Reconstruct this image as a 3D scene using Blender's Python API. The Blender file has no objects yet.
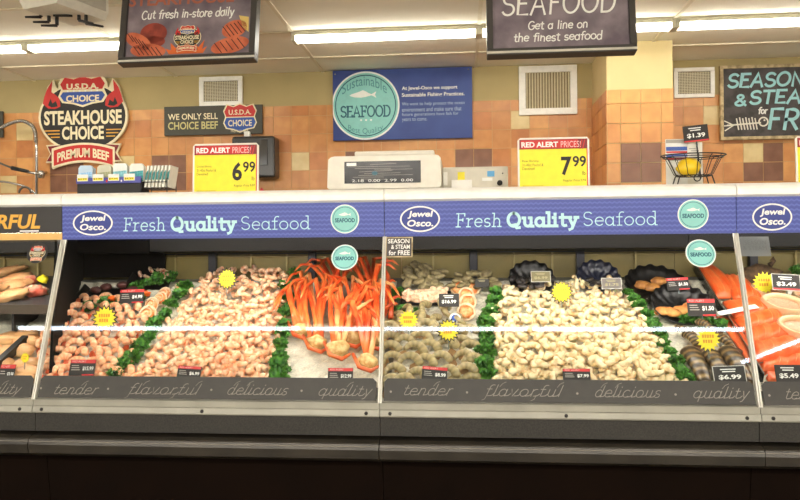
import bpy, bmesh, math, random
from mathutils import Vector as V, Matrix
random.seed(7)
SC = bpy.context.scene
COL = SC.collection
PI = math.pi
sin, cos = math.sin, math.cos
R = random.uniform

# ------------------------------------------------------------------ camera geometry (800 x 500)
CA, CR, CF = math.radians(5), .008, 700.0
CC = V((0, 0, 1.22))
FW = V((-sin(CA), cos(CA), 0)); RT = V((cos(CA), sin(CA), 0)); UP = V((0, 0, 1))
CX = RT*cos(CR) - UP*sin(CR); CY = RT*sin(CR) + UP*cos(CR)
def ray(px, py): return FW + CX*((px-400)/CF) - CY*((py-250)/CF)
def at(px, py, Y):
    d = ray(px, py); return CC + d*(Y/d.y)
# the sloping display deck inside the cases
DK0, DK1 = V((0, 2.40, .745)), V((0, 3.15, 1.09))
DS = (DK1-DK0).normalized(); DN = V((0, -DS.z, DS.y))
def deck(px, py, h=0.):
    d = ray(px, py); t = (h - DN.dot(CC-DK0))/DN.dot(d); return CC + d*t
def dk(x, s, h=0.):               # deck coordinates -> world
    return V((x, DK0.y, DK0.z)) + DS*s + DN*h
DROT = Matrix((V((1, 0, 0)), DS, DN)).transposed().to_euler()   # local z = deck normal

# ------------------------------------------------------------------ materials
def lin(c): return tuple(((v/255)/12.92 if v/255 <= .04045 else ((v/255+.055)/1.055)**2.4) for v in c)
MATS = {}
def mat(name, rgb, rough=.5, metal=0., var=.0, scale=30., rgb2=None, bump=0., emit=0., spec=.5, sss=0.):
    if name in MATS: return MATS[name]
    m = bpy.data.materials.new(name); m.use_nodes = True
    nt = m.node_tree; b = nt.nodes['Principled BSDF']
    c = lin(rgb)+(1,)
    b.inputs['Roughness'].default_value = rough; b.inputs['Metallic'].default_value = metal
    b.inputs['Specular IOR Level'].default_value = spec
    b.inputs['Base Color'].default_value = c
    if emit:
        b.inputs['Emission Color'].default_value = c; b.inputs['Emission Strength'].default_value = emit
    tc = nt.nodes.new('ShaderNodeTexCoord'); nz = nt.nodes.new('ShaderNodeTexNoise')
    nz.inputs['Scale'].default_value = scale; nz.inputs['Detail'].default_value = 4
    nt.links.new(tc.outputs['Object'], nz.inputs['Vector'])
    rp = nt.nodes.new('ShaderNodeValToRGB')
    if rgb2 is None: rgb2 = tuple(v*(1-max(var, .03)) for v in rgb)
    rp.color_ramp.elements[0].position = .38; rp.color_ramp.elements[1].position = .62
    rp.color_ramp.elements[0].color = lin(rgb2)+(1,); rp.color_ramp.elements[1].color = c
    nt.links.new(nz.outputs['Fac'], rp.inputs['Fac']); nt.links.new(rp.outputs['Color'], b.inputs['Base Color'])
    if bump:
        bp = nt.nodes.new('ShaderNodeBump'); bp.inputs['Strength'].default_value = bump; bp.inputs['Distance'].default_value = .004
        nt.links.new(nz.outputs['Fac'], bp.inputs['Height']); nt.links.new(bp.outputs['Normal'], b.inputs['Normal'])
    if sss: b.inputs['Subsurface Weight'].default_value = sss; b.inputs['Subsurface Radius'].default_value = (.01, .005, .003)
    MATS[name] = m; return m

def band_mat(name, c0, c1, n, lo=.45, hi=.6, rough=.35, noise=.5, scale=60):
    """colour bands along the body (attribute 'along'), broken up by noise; n = number of bands"""
    if name in MATS: return MATS[name]
    m = bpy.data.materials.new(name); m.use_nodes = True
    nt = m.node_tree; N = nt.nodes; Lk = nt.links.new; b = N['Principled BSDF']; b.inputs['Roughness'].default_value = rough
    a = N.new('ShaderNodeAttribute'); a.attribute_name = 'along'
    mu = N.new('ShaderNodeMath'); mu.operation = 'MULTIPLY'; mu.inputs[1].default_value = n*2*PI; Lk(a.outputs['Fac'], mu.inputs[0])
    si = N.new('ShaderNodeMath'); si.operation = 'SINE'; Lk(mu.outputs[0], si.inputs[0])
    h = N.new('ShaderNodeMath'); h.operation = 'MULTIPLY_ADD'; h.inputs[1].default_value = .5*(1-noise); h.inputs[2].default_value = .5*(1-noise); Lk(si.outputs[0], h.inputs[0])
    tc = N.new('ShaderNodeTexCoord'); nz = N.new('ShaderNodeTexNoise'); nz.inputs['Scale'].default_value = scale
    oi = N.new('ShaderNodeObjectInfo'); va = N.new('ShaderNodeVectorMath'); va.operation = 'ADD'
    Lk(tc.outputs['Object'], va.inputs[0]); Lk(oi.outputs['Random'], va.inputs[1]); Lk(va.outputs[0], nz.inputs['Vector'])
    ad = N.new('ShaderNodeMath'); ad.operation = 'MULTIPLY_ADD'; ad.inputs[1].default_value = noise; Lk(nz.outputs['Fac'], ad.inputs[0]); Lk(h.outputs[0], ad.inputs[2])
    rp = N.new('ShaderNodeValToRGB'); rp.color_ramp.elements[0].position = lo; rp.color_ramp.elements[1].position = hi
    rp.color_ramp.elements[0].color = lin(c0)+(1,); rp.color_ramp.elements[1].color = lin(c1)+(1,)
    Lk(ad.outputs[0], rp.inputs['Fac']); Lk(rp.outputs['Color'], b.inputs['Base Color'])
    b.inputs['Subsurface Weight'].default_value = .15; b.inputs['Subsurface Radius'].default_value = (.012, .006, .004)
    MATS[name] = m; return m

def emit_mat(name, rgb, s):
    m = bpy.data.materials.new(name); m.use_nodes = True; nt = m.node_tree; nt.nodes.clear()
    e = nt.nodes.new('ShaderNodeEmission'); e.inputs['Color'].default_value = lin(rgb)+(1,); e.inputs['Strength'].default_value = s
    o = nt.nodes.new('ShaderNodeOutputMaterial'); nt.links.new(e.outputs[0], o.inputs[0]); MATS[name] = m; return m

def glass_mat(name, tint=(245, 250, 248), rough=0.0, ior=1.5, opac=0.):
    m = bpy.data.materials.new(name); m.use_nodes = True; nt = m.node_tree; nt.nodes.clear(); Lk = nt.links.new
    tr = nt.nodes.new('ShaderNodeBsdfTransparent'); tr.inputs['Color'].default_value = lin(tint)+(1,)
    gl = nt.nodes.new('ShaderNodeBsdfGlossy'); gl.inputs['Roughness'].default_value = rough
    fr = nt.nodes.new('ShaderNodeFresnel'); fr.inputs['IOR'].default_value = ior
    mx = nt.nodes.new('ShaderNodeMixShader'); Lk(fr.outputs[0], mx.inputs[0]); Lk(tr.outputs[0], mx.inputs[1]); Lk(gl.outputs[0], mx.inputs[2])
    out = nt.nodes.new('ShaderNodeOutputMaterial'); last = mx
    if opac:
        df = nt.nodes.new('ShaderNodeBsdfDiffuse'); df.inputs['Color'].default_value = lin(tint)+(1,)
        m2 = nt.nodes.new('ShaderNodeMixShader'); m2.inputs[0].default_value = opac; Lk(mx.outputs[0], m2.inputs[1]); Lk(df.outputs[0], m2.inputs[2]); last = m2
    Lk(last.outputs[0], out.inputs[0]); MATS[name] = m; return m

WHITE = mat('white_enamel', (246, 243, 234), .3)
ALU = mat('brushed_aluminium', (212, 208, 194), .4, .1, scale=8, var=.08)
STEEL = mat('stainless_steel', (180, 178, 172), .28, .8)
CHROME = mat('chrome', (190, 188, 182), .15, .9)
BLACK = mat('black_plastic', (24, 23, 22), .45)
DBLACK = mat('black_lacquer', (14, 13, 13), .35)
STRIPM = mat('charcoal_strip', (52, 49, 43), .6, var=.08)
KICK = mat('worn_dark_rail', (50, 47, 41), .55, .2, var=.35, scale=220)
BUMP = mat('dark_bumper', (52, 47, 39), .28, .3, var=.25, scale=9)
LOWER = mat('dark_brown_panel', (16, 7, 3), .8, var=.2, scale=6, spec=.06)
OLIVE = mat('olive_door_panel', (140, 124, 66), .5, var=.12, scale=5)
DGREY = mat('dark_grey_metal', (58, 57, 58), .5)
CREAM = mat('cream', (240, 228, 190), .6)
CHALK = mat('chalkboard', (88, 83, 82), .8, var=.22, scale=14)
SLATE = mat('purple_grey_slate', (104, 92, 102), .6, rgb2=(140, 128, 134), scale=7)
TXW = mat('white_print', (242, 242, 236), .6)
GLASS = glass_mat('case_glass', (253, 254, 253), 0., 1.45)
ACRY = glass_mat('clear_acrylic', (228, 236, 232), .05, 1.45, .12)
TEAL = mat('teal_print', (140, 208, 200), .5)
DTEAL = mat('dark_teal_print', (26, 92, 108), .5)
BLUE = mat('blue_print', (52, 76, 146), .5, rgb2=(40, 60, 128), scale=3)
RED = mat('red_print', (206, 40, 34), .5)
DRED = mat('dark_red_print', (130, 28, 34), .5)
YEL = mat('yellow_print', (248, 232, 40), .5)
GOLD = mat('gold_print', (226, 170, 60), .45)
INK = mat('black_ink', (36, 33, 30), .6)
LBLUE = mat('pale_aqua_print', (190, 232, 236), .55)
SILV = mat('silver_grey_print', (172, 168, 158), .6)
SBLUE = mat('royal_blue_print', (44, 84, 170), .5)

# ------------------------------------------------------------------ object helpers
def link(o): COL.objects.link(o); return o
def tag(o, label=None, cat=None, group=None, kind=None):
    if label: o['label'] = label
    if cat: o['category'] = cat
    if group: o['group'] = group
    if kind: o['kind'] = kind
    return o
def thing(name, loc, label, cat, group=None, rot=(0, 0, 0)):
    o = link(bpy.data.objects.new(name, None)); o.empty_display_size = .05
    o.location = loc; o.rotation_euler = rot
    return tag(o, label, cat, group)
def mesh_obj(name, me, parent=None, loc=None, rot=None, scale=None):
    o = link(bpy.data.objects.new(name, me))
    if parent is not None: o.parent = parent
    if loc is not None: o.location = loc
    if rot is not None: o.rotation_euler = rot
    if scale is not None: o.scale = (scale,)*3 if isinstance(scale, (int, float)) else scale
    return o

class MB:
    def __init__(s, attr=False):
        s.bm = bmesh.new(); s.al = s.bm.verts.layers.float.new('along') if attr else None; s.mi = 0
    def _faces(s, fs, smooth=False):
        for f in fs: f.material_index = s.mi; f.smooth = smooth
    def box(s, x0, x1, y0, y1, z0, z1, bev=0., M=None):
        g = bmesh.ops.create_cube(s.bm, size=1)
        vs = g['verts']
        for v in vs:
            v.co = V(((x0+x1)/2+v.co.x*(x1-x0), (y0+y1)/2+v.co.y*(y1-y0), (z0+z1)/2+v.co.z*(z1-z0)))
        fs = set(f for v in vs for f in v.link_faces); s._faces(fs)
        if bev:
            es = list(set(e for v in vs for e in v.link_edges))
            r = bmesh.ops.bevel(s.bm, geom=es, offset=bev, segments=2, profile=.5, affect='EDGES')
            s._faces(r['faces']); vs = list(set(v for f in r['faces'] for v in f.verts) | set(v for v in vs if v.is_valid))
        if M is not None:
            for v in vs: v.co = M @ v.co
        return s
    def tube(s, pts, rad, n=8, cap=True, flat=1., nrm=None, smooth=True):
        pts = [V(p) for p in pts]
        if not hasattr(rad, '__len__'): rad = [rad]*len(pts)
        rings = []; up = V(nrm) if nrm is not None else None
        for i, p in enumerate(pts):
            d = (pts[min(i+1, len(pts)-1)]-pts[max(i-1, 0)])
            d = d.normalized() if d.length > 1e-9 else V((0, 0, 1))
            u = up if up is not None else (V((0, 0, 1)) if abs(d.z) < .9 else V((1, 0, 0)))
            a = d.cross(u)
            a = a.normalized() if a.length > 1e-6 else V((1, 0, 0))
            b = a.cross(d).normalized()
            if up is None and i: # parallel transport
                b = pb - d*pb.dot(d)
                b = b.normalized() if b.length > 1e-6 else pb
                a = d.cross(b)
            pb = b
            ring = []
            for k in range(n):
                t = 2*PI*k/n
                v = s.bm.verts.new(p + (a*cos(t) + b*sin(t)*flat)*rad[i])
                if s.al is not None: v[s.al] = i/(len(pts)-1)
                ring.append(v)
            rings.append(ring)
        fs = []
        for i in range(len(rings)-1):
            for k in range(n):
                fs.append(s.bm.faces.new((rings[i][k], rings[i][(k+1) % n], rings[i+1][(k+1) % n], rings[i+1][k])))
        if cap:
            fs.append(s.bm.faces.new(list(reversed(rings[0])))); fs.append(s.bm.faces.new(rings[-1]))
        s._faces(fs, smooth); return s
    def lathe(s, prof, n=24, c=(0, 0, 0), wave=None, smooth=True):
        c = V(c); rings = []
        for j, (r, z) in enumerate(prof):
            ring = []
            for k in range(n):
                t = 2*PI*k/n; rr, zz = (r, z) if wave is None else wave(r, z, t)
                ring.append(s.bm.verts.new(c+V((rr*cos(t), rr*sin(t), zz))))
            rings.append(ring)
        fs = []
        for i in range(len(rings)-1):
            for k in range(n): fs.append(s.bm.faces.new((rings[i][k], rings[i][(k+1) % n], rings[i+1][(k+1) % n], rings[i+1][k])))
        if prof[0][0] > 1e-5: fs.append(s.bm.faces.new(list(reversed(rings[0]))))
        if prof[-1][0] > 1e-5: fs.append(s.bm.faces.new(rings[-1]))
        s._faces(fs, smooth); return s
    def prism(s, pts, d0, d1, axis='y'):
        """2D outline extruded: axis y -> outline in (x,z); axis x -> outline in (y,z)"""
        f = (lambda p, d: V((p[0], d, p[1]))) if axis == 'y' else (lambda p, d: V((d, p[0], p[1])))
        A = [s.bm.verts.new(f(p, d0)) for p in pts]; B = [s.bm.verts.new(f(p, d1)) for p in pts]
        n = len(pts); fs = [s.bm.faces.new(A), s.bm.faces.new(list(reversed(B)))]
        for i in range(n): fs.append(s.bm.faces.new((A[i], B[i], B[(i+1) % n], A[(i+1) % n])))
        s._faces(fs); return s
    def blob(s, c, r, seed=0, amp=.15, sub=2, freq=2.):
        from mathutils import noise
        g = bmesh.ops.create_icosphere(s.bm, subdivisions=sub, radius=1)
        for v in g['verts']:
            k = 1+amp*noise.noise(v.co*freq+V((seed*3.1, seed*1.7, seed)))*2
            v.co = V(c)+V((v.co.x*r[0]*k, v.co.y*r[1]*k, v.co.z*r[2]*k))
        s._faces(set(f for v in g['verts'] for f in v.link_faces), True); return s
    def mesh(s, name, mats):
        bmesh.ops.recalc_face_normals(s.bm, faces=s.bm.faces[:])
        me = bpy.data.meshes.new(name); s.bm.to_mesh(me); s.bm.free()
        for m in (mats if isinstance(mats, (list, tuple)) else [mats]): me.materials.append(m)
        return me
    def build(s, name, mats, parent=None, loc=None, rot=None):
        return mesh_obj(name, s.mesh(name, mats), parent, loc, rot)

# ------------------------------------------------------------------ lettering
_tc = {}
def text_geo(t, bold=0., shear=0.):
    k = (t, bold, shear)
    if k in _tc: return _tc[k]
    cu = bpy.data.curves.new('t', 'FONT'); cu.body = t; cu.size = 1; cu.offset = bold; cu.shear = shear; cu.resolution_u = 3; cu.fill_mode = 'FRONT'
    ob = bpy.data.objects.new('t', cu); me = bpy.data.meshes.new_from_object(ob)
    vs = [(v.co.x, v.co.y) for v in me.vertices]; fs = [tuple(p.vertices) for p in me.polygons]
    bpy.data.objects.remove(ob); bpy.data.curves.remove(cu); bpy.data.meshes.remove(me)
    x0 = min(v[0] for v in vs); x1 = max(v[0] for v in vs); y0 = min(v[1] for v in vs); y1 = max(v[1] for v in vs)
    g = ([((x-x0)/(x1-x0), (y-y0)/(y1-y0)) for x, y in vs], fs); _tc[k] = g; return g

def arc(cx, cy, rx, ry, a0, a1, n=14):
    return [(cx+rx*cos(math.radians(a0+(a1-a0)*i/n)), cy+ry*sin(math.radians(a0+(a1-a0)*i/n))) for i in range(n+1)]
# monoline stroke alphabet: (advance, strokes, slab serifs); cap height 1, x height .62
def _g():
    G = {}; H = .62
    O = arc(.27, .31, .27, .31, 90, 450, 20)
    G['a'] = (.56, [arc(.24, .31, .24, .31, 20, 340), [(.48, H), (.48, 0)]], [[(.48, 0), (.6, 0)]])
    G['b'] = (.56, [arc(.28, .31, .25, .31, 160, -160), [(.05, 1), (.05, 0)]], [])
    G['c'] = (.5, [arc(.27, .31, .27, .31, 45, 315)], [])
    G['d'] = (.58, [arc(.25, .31, .25, .31, 20, 340), [(.5, 1), (.5, 0)]], [[(.5, 0), (.62, 0)], [(.36, 1), (.5, 1)]])
    G['e'] = (.52, [[(.02, .33)]+arc(.27, .31, .26, .31, 4, 315)], [])
    G['f'] = (.36, [[(.16, 0), (.16, .78)]+arc(.34, .78, .18, .21, 180, 60, 6), [(0, H), (.34, H)]], [[(.03, 0), (.32, 0)]])
    G['g'] = (.56, [arc(.25, .31, .25, .31, 20, 340), [(.5, H), (.5, -.1)]+arc(.26, -.1, .24, .2, 0, -150, 8)], [])
    G['h'] = (.58, [[(.08, 1), (.08, 0)], arc(.28, .38, .2, .24, 180, 0, 8)+[(.48, 0)]], [[(-.03, 0), (.2, 0)], [(.36, 0), (.6, 0)], [(-.04, 1), (.08, 1)]])
    G['i'] = (.2, [[(.08, H), (.08, 0)], [(.08, .84), (.08, .9)]], [[(-.05, 0), (.21, 0)], [(-.05, H), (.08, H)]])
    G['k'] = (.5, [[(.05, 1), (.05, 0)], [(.42, H), (.06, .25)], [(.18, .36), (.45, 0)]], [])
    G['l'] = (.2, [[(.08, 1), (.08, 0)]], [[(-.05, 0), (.21, 0)], [(-.05, 1), (.08, 1)]])
    G['m'] = (.82, [[(.06, H), (.06, 0)], arc(.22, .42, .16, .2, 180, 0, 8)+[(.38, 0)], arc(.54, .42, .16, .2, 180, 0, 8)+[(.7, 0)]], [])
    G['n'] = (.56, [[(.06, H), (.06, 0)], arc(.26, .38, .2, .24, 180, 0, 8)+[(.46, 0)]], [[(-.05, 0), (.17, 0)], [(.35, 0), (.57, 0)]])
    G['o'] = (.56, [O], [])
    G['p'] = (.56, [arc(.28, .31, .25, .31, 160, -160), [(.05, H), (.05, -.3)]], [])
    G['q'] = (.58, [arc(.25, .31, .25, .31, 20, 340), [(.5, H), (.5, -.3)]], [])
    G['r'] = (.38, [[(.08, H), (.08, 0)], arc(.3, .34, .22, .27, 180, 70, 8)], [[(-.04, 0), (.24, 0)], [(-.05, H), (.08, H)]])
    G['s'] = (.44, [arc(.21, .46, .19, .155, 40, 270, 10)+arc(.21, .155, .2, .155, 90, -150, 10)], [])
    G['t'] = (.36, [[(.16, .86), (.16, .16)]+arc(.3, .16, .14, .15, 180, 300, 6), [(0, H), (.34, H)]], [])
    G['u'] = (.58, [[(.07, H), (.07, .24)]+arc(.27, .24, .2, .24, 180, 360, 8), [(.47, H), (.47, 0)]], [[(-.05, H), (.07, H)], [(.35, H), (.47, H)], [(.47, 0), (.6, 0)]])
    G['v'] = (.5, [[(.02, H), (.24, 0), (.46, H)]], [])
    G['w'] = (.7, [[(.02, H), (.17, 0), (.33, H), (.5, 0), (.66, H)]], [])
    G['y'] = (.52, [[(.03, H), (.25, .02)], [(.48, H), (.2, -.22), (.06, -.28)]], [[(-.06, H), (.14, H)], [(.37, H), (.58, H)]])
    G['A'] = (.72, [[(0, 0), (.33, 1), (.66, 0)], [(.12, .35), (.54, .35)]], [[(-.09, 0), (.11, 0)], [(.55, 0), (.76, 0)]])
    G['C'] = (.7, [arc(.37, .5, .36, .5, 48, 312)], [])
    G['D'] = (.7, [[(.06, 0), (.06, 1), (.28, 1)]+arc(.28, .5, .36, .5, 90, -90)+[(.06, 0)]], [[(-.04, 0), (.06, 0)], [(-.04, 1), (.06, 1)]])
    G['E'] = (.58, [[(.52, 1), (.06, 1), (.06, 0), (.52, 0)], [(.06, .52), (.42, .52)]], [[(.52, 1), (.52, .84)], [(.52, 0), (.52, .16)], [(-.04, 0), (.06, 0)], [(-.04, 1), (.06, 1)]])
    G['F'] = (.58, [[(.1, 0), (.1, 1), (.54, 1)], [(.1, .52), (.42, .52)]], [[(-.04, 0), (.26, 0)], [(-.04, 1), (.1, 1)], [(.54, 1), (.54, .82)], [(.42, .43), (.42, .61)]])
    G['G'] = (.72, [arc(.37, .5, .36, .5, 48, 335)+[(.7, .46), (.42, .46)]], [])
    G['M'] = (.82, [[(.05, 0), (.08, 1), (.38, .3), (.68, 1), (.72, 0)]], [])
    G['N'] = (.7, [[(.06, 0), (.06, 1), (.58, 0), (.58, 1)]], [])
    G['O'] = (.78, [arc(.37, .5, .36, .5, 90, 450, 24)], [])
    G['Q'] = (.8, [arc(.37, .5, .36, .5, 90, 450, 24), [(.3, .08), (.46, .12), (.56, -.12), (.72, -.1)]], [])
    G['R'] = (.64, [[(.06, 0), (.06, 1), (.3, 1)]+arc(.3, .74, .24, .26, 90, -90, 10)+[(.06, .48)], [(.28, .48), (.56, 0)]], [])
    G['S'] = (.6, [arc(.29, .75, .25, .25, 35, 270, 12)+arc(.29, .25, .27, .25, 90, -155, 12)], [])
    G['T'] = (.6, [[(0, 1), (.56, 1)], [(.28, 1), (.28, 0)]], [[(.14, 0), (.42, 0)]])
    G['&'] = (.62, [[(.55, .02), (.16, .7)]+arc(.28, .8, .14, .18, 210, -60, 10)+[(.1, .3)]+arc(.26, .2, .2, .2, 170, 350, 8)+[(.5, .4)]], [])
    G['-'] = (.36, [[(.04, .32), (.3, .32)]], [])
    G[' '] = (.34, [], [])
    return G
GL = _g()
def stroke_layout(t, slab=False, space=.1, joins=False):
    x = 0; out = []; prev = None
    for ch in t:
        adv, st, sl = GL[ch]
        for q in st: out.append([(x+a, b) for a, b in q])
        if slab:
            for q in sl: out.append([(x+a, b) for a, b in q])
        if joins and prev and ch != ' ' and prev != ' ': out.append([(x-space-.12, .02), (x-space*.3, .05), (x+.06, .22)])
        x += adv+space; prev = ch
    return out

class Art:
    """flat printed artwork, built in a local plane (u right, v up) facing -y; layers stack toward the viewer"""
    def __init__(s, y0=0., step=.0006): s.b = {}; s.y0 = y0; s.step = step
    def bm(s, name, m):
        k = (name, m.name)
        if k not in s.b: s.b[k] = (bmesh.new(), m)
        return s.b[k][0]
    def y(s, L): return s.y0 - L*s.step
    def poly(s, name, m, pts, L=1):
        b = s.bm(name, m); b.faces.new([b.verts.new((p[0], s.y(L), p[1])) for p in pts]); return s
    def rect(s, name, m, x0, x1, z0, z1, L=1): return s.poly(name, m, [(x0, z0), (x1, z0), (x1, z1), (x0, z1)], L)
    def ell(s, name, m, cx, cz, rx, rz, L=1, n=40): return s.poly(name, m, arc(cx, cz, rx, rz, 0, 360, n)[:-1], L)
    def ring(s, name, m, cx, cz, rx, rz, w, L=1, n=40):
        b = s.bm(name, m)
        A = [b.verts.new((x, s.y(L), z)) for x, z in arc(cx, cz, rx, rz, 0, 360, n)[:-1]]
        B = [b.verts.new((x, s.y(L), z)) for x, z in arc(cx, cz, rx-w, rz-w, 0, 360, n)[:-1]]
        for i in range(n): b.faces.new((A[i], A[(i+1) % n], B[(i+1) % n], B[i]))
        return s
    def text(s, name, m, t, x0, x1, z0, z1, L=2, bold=0., shear=0., bend=0.):
        vs, fs = text_geo(t, bold, shear); b = s.bm(name, m)
        vv = [b.verts.new((x0+x*(x1-x0), s.y(L), z0+z*(z1-z0)+bend*(1-(2*x-1)**2))) for x, z in vs]
        for f in fs:
            try: b.faces.new([vv[i] for i in f])
            except ValueError: pass
        return s
    def line(s, name, m, pts, w, L=2, f=lambda p: p):
        b = s.bm(name, m); pts = [V(f(p)) for p in pts]
        Lf, Rt = [], []
        for i, p in enumerate(pts):
            d = (pts[min(i+1, len(pts)-1)]-pts[max(i-1, 0)])
            d = d.normalized() if d.length > 1e-9 else V((1, 0))
            ext = (-1 if i == 0 else 1 if i == len(pts)-1 else 0)*w*.4
            n = V((-d.y, d.x)); k = 1.
            if 0 < i < len(pts)-1:
                d1 = (p-pts[i-1]); 
                if d1.length > 1e-9: k = min(1.6, 1/max(.4, abs(V((-d1.normalized().y, d1.normalized().x)).dot(n))))
            q = p+d*ext
            Lf.append(b.verts.new((q.x+n.x*w/2*k, s.y(L), q.y+n.y*w/2*k))); Rt.append(b.verts.new((q.x-n.x*w/2*k, s.y(L), q.y-n.y*w/2*k)))
        for i in range(len(pts)-1): b.faces.new((Lf[i], Lf[i+1], Rt[i+1], Rt[i]))
        return s
    def strokes(s, name, m, t, x0, x1, zb, cap, w, L=2, shear=0., slab=False, space=.1, joins=False, wob=0.):
        st = stroke_layout(t, slab, space, joins); X = max(p[0] for q in st for p in q); X0 = min(p[0] for q in st for p in q)
        for q in st:
            jz = R(-wob, wob)
            s.n = getattr(s, 'n', 0)+1; s.line(name, m, q, w, L+(s.n % 9)*.06, lambda p: (x0+(p[0]-X0)/(X-X0)*(x1-x0)+shear*p[1]*cap, zb+(p[1]+jz)*cap))
        return s
    def build(s, parent, warp=None):
        out = []; host = {}
        for ch in parent.children: host.setdefault(ch.name.split('.')[0], ch)
        for (name, mn), (b, m) in s.b.items():
            name = name.split('#')[0]
            bmesh.ops.recalc_face_normals(b, faces=b.faces[:])
            for f in b.faces:
                if f.normal.y > 0: f.normal_flip()
            if warp:
                for v in b.verts: v.co = warp(v.co)
            me = bpy.data.meshes.new(name); b.to_mesh(me); b.free(); me.materials.append(m)
            # the print belongs to the panel it is printed on
            order = ('printed_strip',) if name.startswith('script') else ('front_glass',) if 'front_glass' in host and s.y0 < -.003 or s.y0 == .004 else ('panel', 'card', 'header_panel', 'clear_frame', 'display', 'front_band', 'sheet')
            h = next((host[k] for k in order if k in host), parent)
            o = mesh_obj(name, me, h)
            if h is not parent: o.matrix_parent_inverse = h.matrix_basis.inverted()
            out.append(o)
        return out

def fish(A, name, m, cx, cz, w, L=3):
    h = w*.36; P = [(-.5, 0), (-.42, .12), (-.2, .3), (0, .5), (.12, .36), (.22, .18), (.32, .08), (.5, .35), (.45, 0), (.5, -.3), (.32, -.04), (.15, -.16), (-.05, -.26), (-.3, -.22), (-.45, -.1)]
    A.poly(name, m, [(cx+x*w, cz+z*h) for x, z in P], L)
def seafood_badge(A, cx, cz, r, full=False):
    A.ell('badge', TXW, cx, cz, r, r, 2); A.ell('badge', TEAL, cx, cz, r*.93, r*.93, 3); A.ring('badge_ring', DTEAL, cx, cz, r*.84, r*.84, r*.035, 4)
    fish(A, 'fish_emblem', TXW, cx, cz+r*.3, r*.85, 4)
    if full: A.strokes('badge_lettering', DTEAL, 'SEAFOOD', cx-r*.7, cx+r*.7, cz-r*.24, r*.34, r*.075, 4, slab=True)
    else: A.text('badge_lettering#1', DTEAL, 'SEAFOOD', cx-r*.7, cx+r*.7, cz-r*.24, cz+r*.06, 4, bold=.045)
def steak_logo(A, cx, cz, s, hi=True):
    """round steakhouse badge, s = half width of the black oval, (cx, cz) = its middle"""
    q = lambda x, z: (cx+x*s, cz+z*s)
    A.ell('badge', CREAM, cx, cz, s, s*.76, 2); A.ell('badge', INK, cx, cz, s*.95, s*.71, 3)
    fz = lambda z: (z-.36)*.87+.18
    for sg in (-1, 1):
        A.poly('flame#%d' % sg, RED, [q(sg*x, fz(z)) for x, z in ((.5, .42), (.52, .62), (.62, .72), (.7, .78), (.68, 1.06), (.8, .86), (.86, .68), (.9, .5), (.78, .38), (.62, .36))], 4)
        A.poly('flame#%d' % sg, INK, [q(sg*x, fz(z)) for x, z in ((.56, .42), (.6, .56), (.68, .5), (.72, .62), (.78, .46), (.7, .4))], 5)
    sz = lambda z: (z-.34)*.73+.25
    sh = [(-.4, 1.16), (-.2, 1.1), (0, 1.18), (.2, 1.1), (.4, 1.16), (.5, .96), (.44, .8), (.5, .62), (.42, .46), (.2, .42), (0, .34), (-.2, .42), (-.42, .46), (-.5, .62), (-.44, .8), (-.5, .96)]
    A.poly('shield', CREAM, [q(x*1.1, sz(.77+(z-.77)*1.14)) for x, z in sh], 5)
    A.poly('shield', RED, [q(x, sz(z)) for x, z in sh[:7]+[(-.44, .8), (-.5, .96)]], 6)
    A.poly('shield', SBLUE, [q(x, sz(z)) for x, z in [(.44, .73)]+sh[7:14]+[(-.44, .73)]], 6)
    for k in range(6): A.ell('shield_star#%d' % k, TXW, *q(-.33+.132*k, sz(.755)), s*.022, s*.022, 7, 6)
    A.text('badge_lettering#2', CREAM, 'U.S.D.A.', cx-.36*s, cx+.36*s, cz+.59*s, cz+.715*s, 7, bold=.045)
    A.text('badge_lettering#3', CREAM, 'CHOICE', cx-.37*s, cx+.37*s, cz+.32*s, cz+.465*s, 7, bold=.035)
    A.text('badge_lettering#4', CREAM, 'STEAKHOUSE', cx-.87*s, cx+.87*s, cz-.17*s, cz+.14*s, 7, bold=.035)
    A.text('badge_lettering#5', CREAM, 'CHOICE', cx-.47*s, cx+.47*s, cz-.49*s, cz-.2*s, 7, bold=.035)
    for sg in (-1, 1):
        for k in range(3): A.rect('gold_rule#%d%d' % (sg, k), GOLD, *sorted((cx+sg*.52*s, cx+sg*(.86-.07*k)*s)), cz+(-.30-.07*k)*s, cz+(-.275-.07*k)*s, 6)
    top = lambda x: -.60-.26*x*x; bot = lambda x: -.93-.26*x*x
    xs = [-.66+.66*2*i/12 for i in range(13)]
    for sg in (-1, 1): A.poly('ribbon#%d' % sg, DRED, [q(sg*x, z) for x, z in ((.5, -.6), (.8, -.62), (.72, -.78), (.82, -.94), (.5, -.94))], 3)
    A.poly('ribbon', CREAM, [q(x*1.07, top(x)+.045) for x in xs]+[q(x*1.07, bot(x)-.045) for x in reversed(xs)], 4)
    A.poly('ribbon', RED, [q(x, top(x)) for x in xs]+[q(x, bot(x)) for x in reversed(xs)], 5)
    A.text('badge_lettering#6', CREAM, 'PREMIUM BEEF', cx-.58*s, cx+.58*s, cz-.97*s, cz-.77*s, 7, bold=.035, bend=.1*s)
def jewel_logo(A, cx, cz, rx, rz):
    A.ell('logo', TXW, cx, cz, rx, rz, 2); A.ell('logo', mat('logo_blue', (48, 62, 140), .5), cx, cz, rx*.92, rz*.88, 3)
    A.text('logo_lettering#11', TXW, 'Jewel', cx-.62*rx, cx+.66*rx, cz+.02*rz, cz+.62*rz, 4, bold=.03, shear=.15)
    A.text('logo_lettering#12', TXW, 'Osco.', cx-.64*rx, cx+.66*rx, cz-.58*rz, cz-.06*rz, 4, bold=.03, shear=.15)

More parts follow.
